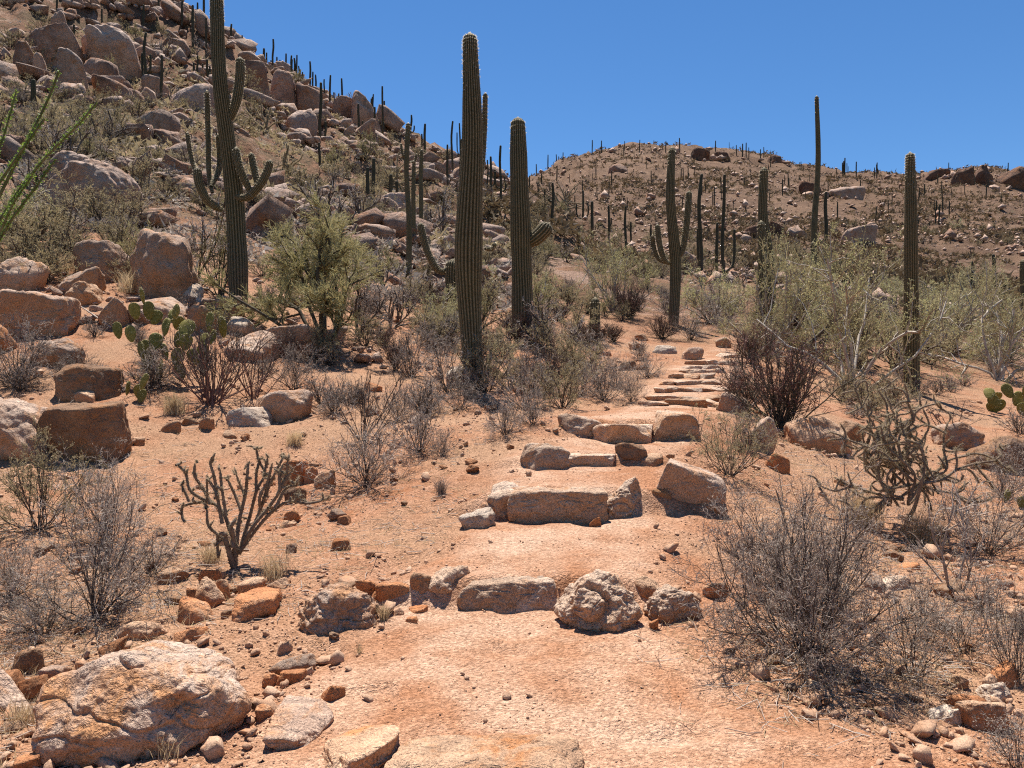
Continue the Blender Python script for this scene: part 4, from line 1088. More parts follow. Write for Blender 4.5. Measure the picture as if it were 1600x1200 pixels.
# stems, (children, start, angle, length ratio) per level, wiggle, upward pull, base radius, leaf count and size
STY = {
 'grey':     dict(n=34, th=(0.05, 1.4), lv=[(7, 0.15, 0.65, 0.50), (6, 0.2, 0.8, 0.45), (3, 0.3, 0.9, 0.5)], wig=0.20, up=0.03, r0=0.0042, stem='tw_dark', twig='tw_grey', leaf='lf_grey', nl=1500, ls=0.011),
 'bigbrown': dict(n=48, th=(0.05, 1.5), lv=[(9, 0.15, 0.6, 0.50), (6, 0.2, 0.75, 0.45), (4, 0.25, 0.9, 0.5)], wig=0.19, up=0.025, r0=0.0045, stem='tw_dark', twig='tw_brown', leaf='lf_grey', nl=8000, ls=0.011),
 'sparse':   dict(n=14, th=(0.1, 1.0), lv=[(5, 0.3, 0.5, 0.45), (5, 0.3, 0.6, 0.4)], wig=0.12, up=0.05, r0=0.0065, stem='tw_dark', twig='tw_dark', leaf=None, nl=0, ls=0),
 'whip':     dict(n=40, th=(0.1, 0.9), lv=[(5, 0.3, 0.5, 0.45), (4, 0.3, 0.7, 0.4)], wig=0.11, up=0.05, r0=0.0065, stem='tw_red', twig='tw_dark', leaf=None, nl=0, ls=0),
 'red':      dict(n=50, th=(0.05, 1.05), lv=[(8, 0.2, 0.5, 0.45), (6, 0.25, 0.7, 0.45), (4, 0.3, 0.8, 0.5)], wig=0.15, up=0.05, r0=0.0055, stem='bark_dark', twig='tw_red', leaf=None, nl=0, ls=0),
 'olive':    dict(n=26, th=(0.05, 1.3), lv=[(7, 0.2, 0.6, 0.5), (6, 0.25, 0.7, 0.45), (4, 0.3, 0.8, 0.5)], wig=0.17, up=0.04, r0=0.005, stem='tw_dark', twig='tw_olive', leaf='lf_olive', nl=6000, ls=0.022),
 'palo':     dict(n=9, th=(0.1, 1.2), lv=[(8, 0.36, 0.75, 0.6), (9, 0.15, 0.7, 0.5), (9, 0.15, 0.6, 0.5)], wig=0.17, up=0.06, r0=0.0105, stem='bark_dark', twig='tw_green', leaf='lf_olive', nl=3500, ls=0.015),
 'mesquite': dict(n=8, th=(0.2, 1.2), lv=[(7, 0.25, 0.75, 0.65), (8, 0.2, 0.75, 0.55), (6, 0.2, 0.8, 0.5)], wig=0.24, up=0.03, r0=0.011, stem='tw_white', twig='tw_olive', leaf='lf_green', nl=15000, ls=0.018),
 'bare':     dict(n=5, th=(0.1, 0.7), lv=[(5, 0.35, 0.5, 0.6), (4, 0.3, 0.6, 0.5), (3, 0.3, 0.7, 0.5)], wig=0.14, up=0.04, r0=0.010, stem='tw_brown', twig='tw_grey', leaf=None, nl=0, ls=0),
 'deadtree': dict(n=5, th=(0.2, 1.1), lv=[(7, 0.25, 0.7, 0.6), (6, 0.25, 0.8, 0.5), (4, 0.3, 0.8, 0.5)], wig=0.22, up=0.02, r0=0.012, stem='tw_dark', twig='tw_grey', leaf=None, nl=0, ls=0),
}
def plant_meshes(style, seed, W, H, thick=1.0, dens=1.0, lean=(0, 0), tname='twigs', leafmul=1.0, fine=3):
    S = STY[style]
    r = R(seed)
    n = max(4, int(S['n'] * (dens if S['n'] > 10 else 1)))
    ph = r.permutation(n) * 6.283 / n + r.uniform(0, 6.0 / n, n); th = S['th'][0] + (S['th'][1] - S['th'][0]) * (np.arange(n) + r.uniform(0, 1, n)) / n
    dirs = np.stack([np.sin(th) * np.cos(ph) + lean[0], np.sin(th) * np.sin(ph) + lean[1], np.cos(th)], -1)
    start = np.stack([r.normal(0, 0.03, n), r.normal(0, 0.03, n), np.full(n, -0.04)], -1)
    ln = r.uniform(0.6, 1.05, n)
    P, T, _ = grow(r, start, dirs, ln, 6, S['wig'], S['up'], np.ones(n))
    rad = np.full(n, 1.0) * r.uniform(0.7, 1.2, n)
    levels = [(P, rad, 0.5)]
    for i, (nc, lo, ang, lr) in enumerate(S['lv']):
        nc = max(2, int(round(nc * (dens if i else 1))))
        par, pos, dr, t = spawn(r, P, T, nc, lo, 0.98, ang, 0.2)
        ln = ln[par] * lr * r.uniform(0.5, 1.15, len(par)) * (1.15 - 0.5 * t)
        rad = rad[par] * (0.44 if style in ('palo', 'mesquite') else 0.58) * r.uniform(0.8, 1.1, len(par))
        K = (4, 3, 2)[min(i, 2)]
        P, T, _ = grow(r, pos, dr, ln, K, S['wig'] * 1.2, S['up'], np.ones(len(par)))
        levels.append((P, rad, 0.45))
    allp = np.concatenate([p.reshape(-1, 3) for p, _, _ in levels])
    sx = (W / 2) / np.percentile(np.abs(allp[:, 0]), 98)
    sz = H / np.percentile(allp[:, 2], 99)
    sc = np.array((sx, sx, sz))
    base = S['r0'] * (W + H) / 2 * thick / max(0.3, (W + H) / 2) ** 0.25 * 1.0
    mn = 0.0011 * thick * max(0.6, ((W + H) / 2) ** 0.5)
    out = {}
    nst = 2 if len(S['lv']) > 2 else 1
    geo = [tubes(p * sc, np.maximum(rd[:, None] * base * np.linspace(1, tp, p.shape[1])[None], mn), 4 if i == 0 else 3) if i < fine else ribbons(p * sc, np.maximum(rd[:, None] * base * np.linspace(1.1, tp, p.shape[1])[None], mn * 1.15), r) for i, (p, rd, tp) in enumerate(levels)]
    V, Qd = join(geo[:nst]); out['stems'] = mesh('stems', V, Qd, mats=M[S['stem']])
    V, Qd = join(geo[nst:]); out[tname] = mesh(tname, V, Qd, mats=M[S['twig']])
    if S['leaf'] and S['nl']:
        pts = (levels[-1][0] * sc)[:, 1:].reshape(-1, 3)
        tg = np.diff(levels[-1][0] * sc, axis=1).reshape(-1, 3); tg /= np.linalg.norm(tg, axis=1, keepdims=True) + 1e-9
        m = int(S['nl'] * leafmul)
        pick = r.integers(0, len(pts), m)
        V, Qd = leaf_quads(r, pts[pick] + r.normal(0, 0.008, (m, 3)), S['ls'] * max(0.8, (W + H) / 2) ** 0.5, tg[pick])
        out['leaves'] = mesh('leaves', V, Qd, mats=M[S['leaf']], smooth=False)
    return out

_ps = [900]
SHARED = {}
def plant(px, yb, wpx, hpx, style, label, name='dry_shrub', cat='shrub', thick=1.0, dens=1.0, lean=(0, 0), group=None, leafmul=1.0, parts=None):
    _ps[0] += 1
    x, y, z = hit(px, yb)
    k = y / F
    W, H = wpx * k, hpx * k
    if y < 7.2 or parts or style in ('whip', 'bare', 'sparse'):
        ms = plant_meshes(style, _ps[0], W, H, thick * max(1.0, y / 11.0) ** 0.6, dens, lean, leafmul=leafmul, fine=3 if y < 6 else 2)
        root = link(name, None, loc=(x, y, z))
    else:
        key = (style, _ps[0] % 3)
        if key not in SHARED:
            SHARED[key] = plant_meshes(style, 7000 + len(SHARED), 1.15, 0.9, 1.35, 0.85, leafmul=0.5, fine=2)
        ms = SHARED[key]
        root = link(name, None, loc=(x, y, z), rot=(0, 0, R(_ps[0]).uniform(0, 6.28)), scale=(W / 1.15, W / 1.15, H / 0.9))
    tag(root, label, cat, group)
    for nm, me in ms.items():
        o = link((parts or {}).get(nm, nm), me, root)
        if o.name.split('.')[0] in ('twigs', 'leaves'):
            o['kind'] = 'stuff'
    return root

TREE = {'stems': 'trunk', 'twigs': 'crown'}
plant(1262, 1040, 330, 275, 'bigbrown', 'large twiggy grey-brown shrub at the lower right beside the trail', thick=1.0)
plant(1225, 935, 230, 160, 'bigbrown', 'grey-brown shrub right behind the large twiggy shrub at the lower right', thick=1.0, dens=0.8)
plant(150, 968, 245, 195, 'grey', 'leaning grey shrub with dark bare stems in the left foreground', thick=1.25, dens=0.85, lean=(0.15, 0))
plant(70, 985, 190, 80, 'grey', 'low mat of grey twigs left of the leaning grey shrub', thick=1.0)
plant(20, 930, 150, 90, 'grey', 'grey twiggy shrub at the left edge behind the low mat of twigs')
plant(240, 900, 120, 80, 'grey', 'low grey shrub beside the rubble heap', dens=0.7)
plant(62, 832, 185, 150, 'olive', 'straw-grey rounded shrub at the left edge below the dark square block', thick=0.8, leafmul=0.35)
plant(165, 850, 150, 150, 'grey', 'pale grey shrub between the left-edge shrub and the dark antler cholla', thick=1.0)
plant(1490, 932, 130, 190, 'bare', 'bare sapling with a few forked stems at the right', 'bare_sapling', 'shrub', thick=1.2)
plant(1545, 862, 190, 130, 'grey', 'grey shrub behind the bare sapling at the right edge', thick=1.0)
plant(1420, 1055, 150, 130, 'grey', 'sparse grey shrub low between the large twiggy shrub and the right edge', dens=0.7)
plant(1585, 1060, 150, 160, 'grey', 'grey twiggy shrub cut by the right edge near the stone pile', dens=0.8)
plant(1500, 1020, 170, 90, 'grey', 'low grey twigs behind the stone pile at the lower right', dens=0.6)
plant(1440, 985, 120, 90, 'grey', 'thin grey shrub between the large twiggy shrub and the bare sapling', dens=0.6)
plant(1535, 960, 110, 80, 'grey', 'grey twigs right of the bare sapling', dens=0.6)
plant(1590, 1195, 130, 100, 'grey', 'grey shrub at the bottom right corner', dens=0.6)
plant(1140, 748, 112, 105, 'olive', 'rounded grey shrub standing right beside the tilted grey slab', thick=0.8, leafmul=0.3)
plant(1170, 700, 100, 70, 'grey', 'small grey shrub uphill of the rounded grey shrub beside the slab')
plant(1222, 672, 190, 150, 'red', 'dark red-brown bushy shrub right of the trail', thick=1.1)
plant(1165, 640, 80, 55, 'red', 'small russet shrub at the right of the flight of steps')
plant(568, 690, 150, 115, 'sparse', 'open dark-stemmed shrub on the slope left of the trail', thick=1.2, dens=1.2)
plant(570, 756, 160, 105, 'grey', 'dense blue-grey shrub below the open dark-stemmed shrub', thick=1.05, dens=1.1)
plant(655, 708, 110, 98, 'grey', 'grey-purple shrub right of the dense blue-grey shrub')
plant(690, 712, 60, 50, 'grey', 'small drooping shrub on the trail side of the grey-purple shrub')
plant(330, 632, 190, 135, 'whip', 'dark whip-stemmed shrub in front of the prickly pear', thick=1.1)
plant(395, 622, 130, 110, 'whip', 'thin red-stemmed shrub right of the dark whip-stemmed shrub', dens=0.5)
plant(232, 610, 130, 80, 'grey', 'grey shrub left of the dark whip-stemmed shrub', dens=0.9)
plant(460, 610, 100, 75, 'grey', 'grey shrub beside the tilted grey slab on the left slope')
plant(30, 600, 130, 110, 'grey', 'grey shrub at the left edge behind the flat-sided slab')
plant(110, 700, 110, 70, 'grey', 'low grey twigs growing in front of the flat-sided slab', dens=0.6)
plant(760, 612, 130, 100, 'olive', 'olive-grey shrub hiding the foot of the tallest near saguaro', leafmul=0.25)
plant(790, 682, 86, 80, 'grey', 'rounded grey shrub left of the fourth trail step')
plant(832, 668, 76, 66, 'grey', 'smaller grey shrub between the rounded one and the trail')
plant(880, 640, 120, 90, 'olive', 'greyish shrub left of the flight of steps', leafmul=0.3)
plant(820, 640, 110, 110, 'grey', 'grey shrub between the saguaro with a curled bud and the trail')
plant(945, 628, 110, 70, 'grey', 'low straw-grey shrub at the left of the flight of steps')
plant(985, 632, 60, 48, 'grey', 'small grey shrub touching the lower left of the flight')
plant(700, 616, 120, 90, 'grey', 'grey shrub left of the tallest near saguaro')
plant(640, 590, 110, 90, 'grey', 'grey shrub right of the green-barked tree')
plant(618, 578, 60, 60, 'red', 'dark shrub in the shade right of the green-barked tree')
plant(770, 560, 90, 50, 'olive', 'olive shrub behind the foot of the tallest near saguaro', leafmul=0.3)
plant(880, 560, 130, 90, 'deadtree', 'bleached bare shrub right of the saguaro with a curled bud')
plant(900, 590, 110, 70, 'olive', 'dark olive shrub behind the greyish shrub left of the steps', leafmul=0.3)
plant(1010, 590, 70, 44, 'grey', 'low shrub beside the dark wedge-shaped rock')
plant(1080, 530, 80, 44, 'grey', 'low shrub at the foot of the four-armed saguaro')
plant(985, 500, 70, 60, 'red', 'dark russet shrub left of the four-armed saguaro')
plant(1110, 505, 90, 60, 'grey', 'grey shrub right of the four-armed saguaro')
plant(1480, 690, 150, 60, 'sparse', 'sparse dark shrub behind the dark rounded boulder at the right', dens=0.6)
plant(1570, 780, 120, 90, 'grey', 'grey shrub below the dark rounded boulder at the right edge')
for q, (px, yb, w, h, st, lb) in enumerate([
    (905, 622, 90, 62, 'grey', 'grey shrub third left of the lower flight'), (860, 612, 90, 70, 'red', 'russet-grey shrub below the saguaro with a curled bud'),
    (960, 606, 80, 50, 'grey', 'grey shrub left of the middle of the flight'), (925, 570, 90, 56, 'grey', 'grey shrub behind the knee-high young saguaro'),
    (1000, 560, 60, 36, 'grey', 'low grey shrub above the dark wedge-shaped rock'), (850, 545, 90, 60, 'grey', 'grey shrub left of the bleached bare shrub'),
    (1035, 530, 70, 40, 'red', 'low russet shrub left of the four-armed saguaro foot'), (1150, 600, 70, 54, 'grey', 'grey shrub crowding the right side of the flight'),
    (1175, 570, 80, 60, 'red', 'russet shrub above the right side of the flight'), (1130, 520, 60, 36, 'grey', 'small grey shrub above the top of the flight'),
    (520, 650, 90, 60, 'grey', 'grey shrub up the slope from the open dark-stemmed shrub'), (620, 660, 80, 60, 'grey', 'grey shrub uphill of the grey-purple one'),
    (720, 640, 80, 56, 'grey', 'grey shrub downhill of the tallest near saguaro'), (450, 560, 90, 56, 'whip', 'thin dark shrub on the long sloping slab')]):
    plant(px, yb, w, h, st, lb)
# trees
plant(508, 536, 310, 205, 'palo', 'green-barked bushy tree with fine upright twigs left of centre', 'palo_verde_tree', 'tree', parts=TREE, thick=1.6, dens=1.9, leafmul=1.0)
plant(1335, 604, 330, 250, 'mesquite', 'pale-branched feathery tree right of the trail', 'feathery_tree', 'tree', parts=TREE, thick=1.0)
plant(1212, 556, 190, 165, 'mesquite', 'dense light-green tree at the top right of the steps', 'feathery_tree', 'tree', parts=TREE, thick=1.0, dens=1.1)
plant(1560, 596, 250, 165, 'mesquite', 'wide spreading pale-branched tree at the right edge', 'feathery_tree', 'tree', parts=TREE, thick=1.0, leafmul=0.6)
plant(1470, 548, 200, 120, 'mesquite', 'feathery tree behind the single straight saguaro', 'feathery_tree', 'tree', parts=TREE, leafmul=0.8)
plant(958, 486, 120, 118, 'mesquite', 'small yellow-green tree left of the four-armed saguaro', 'feathery_tree', 'tree', parts=TREE)
plant(300, 448, 190, 140, 'deadtree', 'grey bare-branched tree beside the tall hollowed boulder', 'bare_tree', 'tree', parts=TREE, thick=1.0, dens=1.1)
plant(345, 462, 110, 120, 'palo', 'dark-stemmed tree against the trunk of the armed saguaro', 'palo_verde_tree', 'tree', parts=TREE, dens=0.8)
plant(690, 372, 90, 90, 'deadtree', 'bare shrub behind the tallest near saguaro', 'bare_tree', 'tree', parts=TREE)
plant(160, 245, 80, 60, 'deadtree', 'bare grey tree above the huge split boulder', 'bare_tree', 'tree', parts=TREE)
plant(60, 400, 200, 110, 'olive', 'broad yellow-olive bush behind the green wand plant', 'olive_bush', 'shrub', leafmul=0.8)
plant(200, 350, 110, 60, 'olive', 'olive bush right of the huge split boulder', 'olive_bush', 'shrub')

# scattered brush on the slopes: a few kinds, each bush its own object
KINDS = []
for k, (st, W, H) in enumerate([('olive', 1.0, 0.75), ('olive', 1.1, 0.7), ('palo', 1.1, 0.9), ('grey', 1.0, 0.6), ('grey', 0.9, 0.7), ('red', 0.9, 0.7), ('deadtree', 1.1, 0.9), ('mesquite', 1.1, 0.9)]):
    ms = plant_meshes(st, 3000 + k, W, H, 1.5 if st in ('palo', 'mesquite') else 2.3, 0.66, leafmul=0.5, fine=2)
    KINDS.append((st, ms))
WORD = {'olive': 'olive', 'palo': 'green-twigged', 'grey': 'grey', 'red': 'russet', 'deadtree': 'bare', 'mesquite': 'pale green'}
r = R(4242)
zones = [  # box in the photo, count, mean width in m (low, high), kinds, phrase
 ((-60, 330, 640, 470), 36, (1.0, 2.2), (0.34, 0.26, 0.03, 0.16, 0.07, 0.02, 0.10, 0.02), 'lower left hillside'),
 ((-60, -10, 560, 330), 105, (1.4, 3.2), (0.38, 0.30, 0.04, 0.10, 0.05, 0.03, 0.10, 0.0), 'upper left hillside'),
 ((480, 200, 780, 380), 60, (1.4, 3.4), (0.34, 0.28, 0.03, 0.12, 0.05, 0.07, 0.11, 0.0), 'right flank of the left hill'),
 ((560, 400, 1160, 545), 118, (0.9, 1.8), (0.16, 0.10, 0.04, 0.30, 0.18, 0.14, 0.06, 0.02), 'slope behind the near saguaros'),
 ((1100, 440, 1600, 580), 60, (1.4, 3.0), (0.18, 0.14, 0.10, 0.14, 0.06, 0.06, 0.06, 0.26), 'brushy slope behind the right-hand trees'),
 ((790, 350, 1600, 440), 75, (1.8, 3.4), (0.34, 0.28, 0.14, 0.08, 0.04, 0.08, 0.02, 0.02), 'foot of the far hill'),
 ((480, 540, 900, 650), 26, (0.6, 1.2), (0.1, 0.1, 0.0, 0.5, 0.3, 0.1, 0.0, 0.0), 'slope round the foot of the tallest saguaro'),
 ((-20, 470, 480, 620), 20, (0.5, 0.9), (0.1, 0.1, 0.0, 0.5, 0.25, 0.05, 0.0, 0.0), 'rocky ground round the prickly pear'),
 ((1300, 570, 1600, 680), 16, (0.7, 1.4), (0.15, 0.1, 0.0, 0.4, 0.2, 0.15, 0.0, 0.0), 'ground below the right-hand trees'),
]
for (x0, y0, x1, y1), cnt, (w0, w1), pr, phrase in zones:
    PX = r.uniform(x0, x1, cnt * 2); PY = r.uniform(y0, y1, cnt * 2)
    hp = hits(PX, PY)
    tm = trail_mask(np.nan_to_num(hp[:, 0]), np.nan_to_num(hp[:, 1], nan=50.0))
    ok = [i for i in range(len(hp)) if not np.isnan(hp[i, 1]) and hp[i, 1] < 240 and tm[i] < 0.05 and not (960 < PX[i] < 1175 and PY[i] > 505)][:cnt]
    ok.sort(key=lambda i: PX[i])
    cn = {}
    for i in ok:
        kk = int(r.choice(8, p=np.array(pr) / sum(pr)))
        st, ms = KINDS[kk]
        sw = r.uniform(w0, w1) * (0.8 if st in ('grey', 'red') else 1.0)
        cn[st] = cn.get(st, 0) + 1
        tree = st in ('palo', 'mesquite', 'deadtree')
        root = link({'palo': 'palo_verde_tree', 'mesquite': 'feathery_tree', 'deadtree': 'bare_tree'}.get(st, 'dry_shrub' if st != 'olive' else 'olive_bush'), None,
                    loc=hp[i], rot=(0, 0, r.uniform(0, 6.28)), scale=(sw, sw, sw * r.uniform(0.8, 1.15)))
        tag(root, '%s %s on the %s, %s from left' % (WORD[st], 'tree' if tree else 'shrub', phrase, nth(cn[st])), 'tree' if tree else 'shrub', 'brush on the ' + phrase)
        for nm, me in ms.items():
            o = link(TREE.get(nm, nm) if tree else nm, me, root)
            if o.name.split('.')[0] in ('twigs', 'leaves'):
                o['kind'] = 'stuff'

# ---------------------------------------------------------------- prickly pears, chollas, wand plant
def pad_mesh(k):
    V, T = ico(2)
    P = V.copy()
    P[:, 0] *= 0.5 * (0.80 + 0.20 * P[:, 2]); P[:, 2] *= 0.5; P[:, 1] *= 0.085
    P[:, 1] += 0.05 * (P[:, 0] ** 2) * 2 + 0.03 * noise3(P * 3 + k, k)
    n = len(P)
    sel = R(k).choice(n, 70, replace=False)
    Vs, Ts = spikes(P[sel], V[sel] * np.array((0.3, 1, 0.3)), k, 2, 0.09, 0.012, 0.5)
    me = mesh('pad', np.concatenate([P, Vs]), tris=np.concatenate([T, Ts + n]), mats=[M['pad'], M['spine']], midx=np.concatenate([np.zeros(len(T)), np.ones(len(Ts))]))
    return me
PADS = [pad_mesh(k) for k in range(4)]
def prickly(px, yb, pads, label, seed):
    r = R(seed)
    x, y, z = hit(px, yb)
    root = link('prickly_pear_cactus', None, loc=(x, y, z))
    tag(root, label, 'cactus')
    k = y / F
    for i, (cx, cy, w, h) in enumerate(pads):
        dy = r.uniform(-0.25, 0.3)
        link('pad', PADS[i % 4], root, loc=((cx - px) * k, dy, (yb - cy) * k), rot=(r.normal(0, 0.25), r.normal(0, 0.35), r.normal(0, 0.6)), scale=(w * k, h * k, h * k * 1.02))
prickly(268, 598, [(221, 464, 17, 27), (214, 489, 21, 27), (230, 487, 21, 29), (187, 519, 17, 27), (212, 525, 23, 27), (237, 497, 22, 25), (260, 492, 25, 25), (281, 491, 23, 27),
                   (272, 506, 23, 25), (290, 516, 31, 33), (250, 512, 25, 29), (327, 506, 19, 33), (341, 512, 23, 35), (325, 528, 23, 25), (219, 544, 23, 25), (231, 550, 23, 27),
                   (247, 537, 25, 29), (269, 531, 25, 29), (291, 537, 25, 27), (309, 534, 23, 29), (262, 553, 25, 29), (240, 565, 24, 28), (280, 560, 25, 28), (262, 580, 26, 30), (300, 560, 24, 28), (318, 552, 22, 27), (250, 590, 24, 28), (285, 584, 24, 28)],
        'large prickly pear with many flat green pads on the left slope', 1)
prickly(212, 628, [(205, 606, 20, 23), (214, 612, 20, 25), (229, 596, 14, 27), (222, 618, 18, 22)], 'small pale prickly pear left of the straw tuft', 2)
prickly(1572, 648, [(1538, 616, 20, 22), (1546, 628, 20, 22), (1562, 622, 20, 24), (1574, 612, 20, 24), (1586, 624, 20, 24), (1596, 612, 20, 24), (1570, 636, 20, 24), (1588, 640, 20, 22), (1606, 630, 20, 24), (1556, 640, 18, 22)],
        'prickly pear among twigs at the right edge', 3)
prickly(1605, 800, [(1596, 782, 18, 24), (1604, 790, 18, 22)], 'scrap of prickly pear cut by the right edge', 4)

def cane(path, r0, r1, seed, sides=6, step=0.017, knob=0.18):
    L = sum(np.linalg.norm(np.diff(np.asarray(path, float), axis=0), axis=1))
    n = int(np.clip(L / step, 6, 60))
    P = catmull(path, n)
    T, A, B = frames(P)
    th = np.arange(sides) * 2 * math.pi / sides
    rr = np.linspace(r0, r1, n)
    ii = np.arange(n)[:, None]; jj = np.arange(sides)[None]
    kn = 1 + knob * np.where((ii + jj) % 2 == 0, 1, -0.6) + 0.06 * np.sin(ii * 0.33 + seed)
    rad = rr[:, None] * kn
    rad[-1] *= 0.35; rad[-2] *= 0.8
    V = P[:, None] + rad[..., None] * (np.cos(th)[None, :, None] * A[:, None] + np.sin(th)[None, :, None] * B[:, None])
    I = np.arange(n * sides).reshape(n, sides); J = np.roll(I, -1, axis=1)
    Qd = np.stack([I[:-1], J[:-1], J[1:], I[1:]], -1).reshape(-1, 4)
    nr_ = (V - P[:, None]); nr_ /= np.linalg.norm(nr_, axis=2, keepdims=True) + 1e-9
    return V.reshape(-1, 3), Qd, nr_.reshape(-1, 3)

def cholla(px, yb, label, branches, mat, spine, per=2, sl=0.02, sw=0.002, jit=0.25, seed=0, joints=0.6):
    """branches: lists of photo points with widths; each list is one branch with its own twigs"""
    r = R(seed)
    x, y, z = hit(px, yb)
    k = y / F
    root = link('cholla_cactus', None, loc=(x, y, z))
    tag(root, label, 'cactus')
    for bi, canes in enumerate(branches):
        Vs, Qs, off = [], [], 0
        SV, ST, so = [], [], 0
        dyb = r.normal(0, jit)
        more = []
        for pts, w0, w1 in canes:
            for q in range(int(len(pts) * joints)):
                b0 = pts[int(r.integers(1, len(pts)))]
                an = r.normal(math.pi / 2, 0.7)
                l2 = r.uniform(5, 14)
                more.append(([b0, (b0[0] + math.cos(an) * l2 * 0.5, b0[1] - math.sin(an) * l2 * 0.5), (b0[0] + math.cos(an + 0.2) * l2, b0[1] - math.sin(an + 0.2) * l2)], w1 * 0.95, w1 * 0.75))
        for pts, w0, w1 in list(canes) + more:
            n = len(pts)
            pp = [((a - px) * k, dyb * min(1, (yb - b) / 70.0) + r.normal(0, 0.02), (yb - b) * k) for a, b in pts]
            V, Qd, N = cane(pp, w0 * k * 0.37, w1 * k * 0.37, bi)
            Vs.append(V); Qs.append(Qd + off); off += len(V)
            s = r.choice(len(V), min(len(V), 150), replace=False)
            v, t = spikes(V[s], N[s], bi + seed, per, sl, sw, 0.6)
            SV.append(v); ST.append(t + so); so += len(v)
        b = link('branch' if bi else 'trunk', mesh('branch', np.concatenate(Vs), np.concatenate(Qs), mats=M[mat]), root)
        s_ = link('spines', mesh('spines', np.concatenate(SV), tris=np.concatenate(ST), mats=M[spine], smooth=False), b)
        s_['kind'] = 'stuff'
    return root

def zp(L, ox, oy):
    return [(a / 3.2 + ox, b / 3.2 + oy) for a, b in L]
Z = lambda L: zp(L, 0, 600)
cholla(365, 886, 'dark antler-like cholla with many upright joints on the left slope', [
    [(Z([(1168, 915), (1165, 850), (1150, 740)]), 13, 10), (Z([(1175, 915), (1185, 800), (1185, 690)]), 11, 9)],
    [(Z([(1150, 760), (1100, 650), (1040, 600), (960, 598), (890, 618), (885, 660), (908, 694)]), 9, 5), (Z([(1040, 600), (1000, 530), (962, 460), (965, 395)]), 8, 5),
     (Z([(1015, 592), (935, 535), (905, 450), (866, 405)]), 7, 5), (Z([(930, 590), (905, 540), (885, 510)]), 6, 4)],
    [(Z([(1120, 690), (1095, 560), (1082, 450), (1065, 385), (1092, 338)]), 8, 5), (Z([(1140, 650), (1120, 520), (1108, 425)]), 7, 5), (Z([(1090, 530), (1050, 470), (1040, 560)]), 6, 4)],
    [(Z([(1180, 860), (1182, 700), (1205, 560), (1222, 470), (1228, 395)]), 9, 6), (Z([(1205, 560), (1180, 500), (1165, 450)]), 6, 4), (Z([(1190, 640), (1150, 560), (1120, 480)]), 7, 5)],
    [(Z([(1185, 850), (1210, 690), (1255, 540), (1290, 460), (1258, 390), (1245, 328)]), 9, 5), (Z([(1255, 540), (1250, 450), (1265, 380)]), 7, 5), (Z([(1290, 460), (1300, 410), (1310, 372)]), 6, 5)],
    [(Z([(1190, 850), (1255, 700), (1305, 570), (1345, 480), (1380, 410), (1402, 362)]), 9, 5), (Z([(1305, 570), (1330, 470), (1350, 395)]), 7, 5), (Z([(1280, 640), (1290, 560), (1320, 500)]), 7, 5)],
    [(Z([(1195, 840), (1285, 700), (1355, 605), (1415, 520), (1442, 440), (1450, 375)]), 9, 5), (Z([(1400, 540), (1430, 480), (1470, 430)]), 7, 5), (Z([(1415, 520), (1410, 440), (1425, 390)]), 6, 5)],
    [(Z([(1215, 820), (1320, 680), (1400, 605), (1460, 580), (1540, 588), (1620, 575)]), 8, 5), (Z([(1390, 610), (1430, 520), (1490, 498)]), 7, 5), (Z([(1480, 580), (1500, 555), (1530, 545)]), 6, 4)],
    [(Z([(1160, 880), (1130, 780), (1060, 700), (1050, 610)]), 8, 5), (Z([(1100, 740), (1090, 800), (1095, 860)]), 7, 5)],
], 'cholla_dark', 'fuzz', 3, 0.022, 0.0016, 0.16, 5, 1.1)

def tangled(seed, cx, yb, w, h, nmain, ntw, thick, spread=0.5, droop=0.0):
    """forked, jointed branches of a cholla in photo units"""
    r = R(seed)
    out = []
    top = (cx + r.normal(0, 6), yb - h * 0.42)
    out.append([([(cx, yb + 6), (cx + r.normal(0, 4), yb - h * 0.2), top], thick * 1.6, thick * 1.3)])
    for i in range(nmain):
        t = (i + 0.5) / nmain
        ang = math.pi * (0.02 + 0.96 * t)
        y0 = yb - h * r.uniform(0.15, 0.5)
        p = [(cx + r.normal(0, 3), y0)]
        L = 0.5 * math.hypot(math.cos(ang) * w, math.sin(ang) * h * 1.2)
        a = ang
        for s in range(4):
            q = p[-1]
            p.append((q[0] + math.cos(a) * L / 4, q[1] - math.sin(a) * L / 4 + droop * s))
            a += r.normal(0, spread)
        can = [(p, thick * 1.1, thick * 0.75)]
        for j in range(ntw):
            b = p[r.integers(1, 5)]
            a2 = a + r.normal(0, 1.0)
            c = [b]
            for s in range(int(r.integers(2, 4))):
                q = c[-1]; l2 = r.uniform(9, 17)
                c.append((q[0] + math.cos(a2) * l2, q[1] - math.sin(a2) * l2 + droop * s))
                a2 += r.normal(0, 0.5)
            can.append((c, thick * 0.85, thick * 0.7))
        out.append(can)
    return out
cholla(1418, 832, 'tangled pale cholla with crooked jointed branches right of the trail', tangled(5, 1405, 828, 225, 215, 24, 8, 5.0, 0.5, 1.0), 'cholla_dark', 'fuzz', 3, 0.028, 0.0018, 0.28, 8, 0.3)
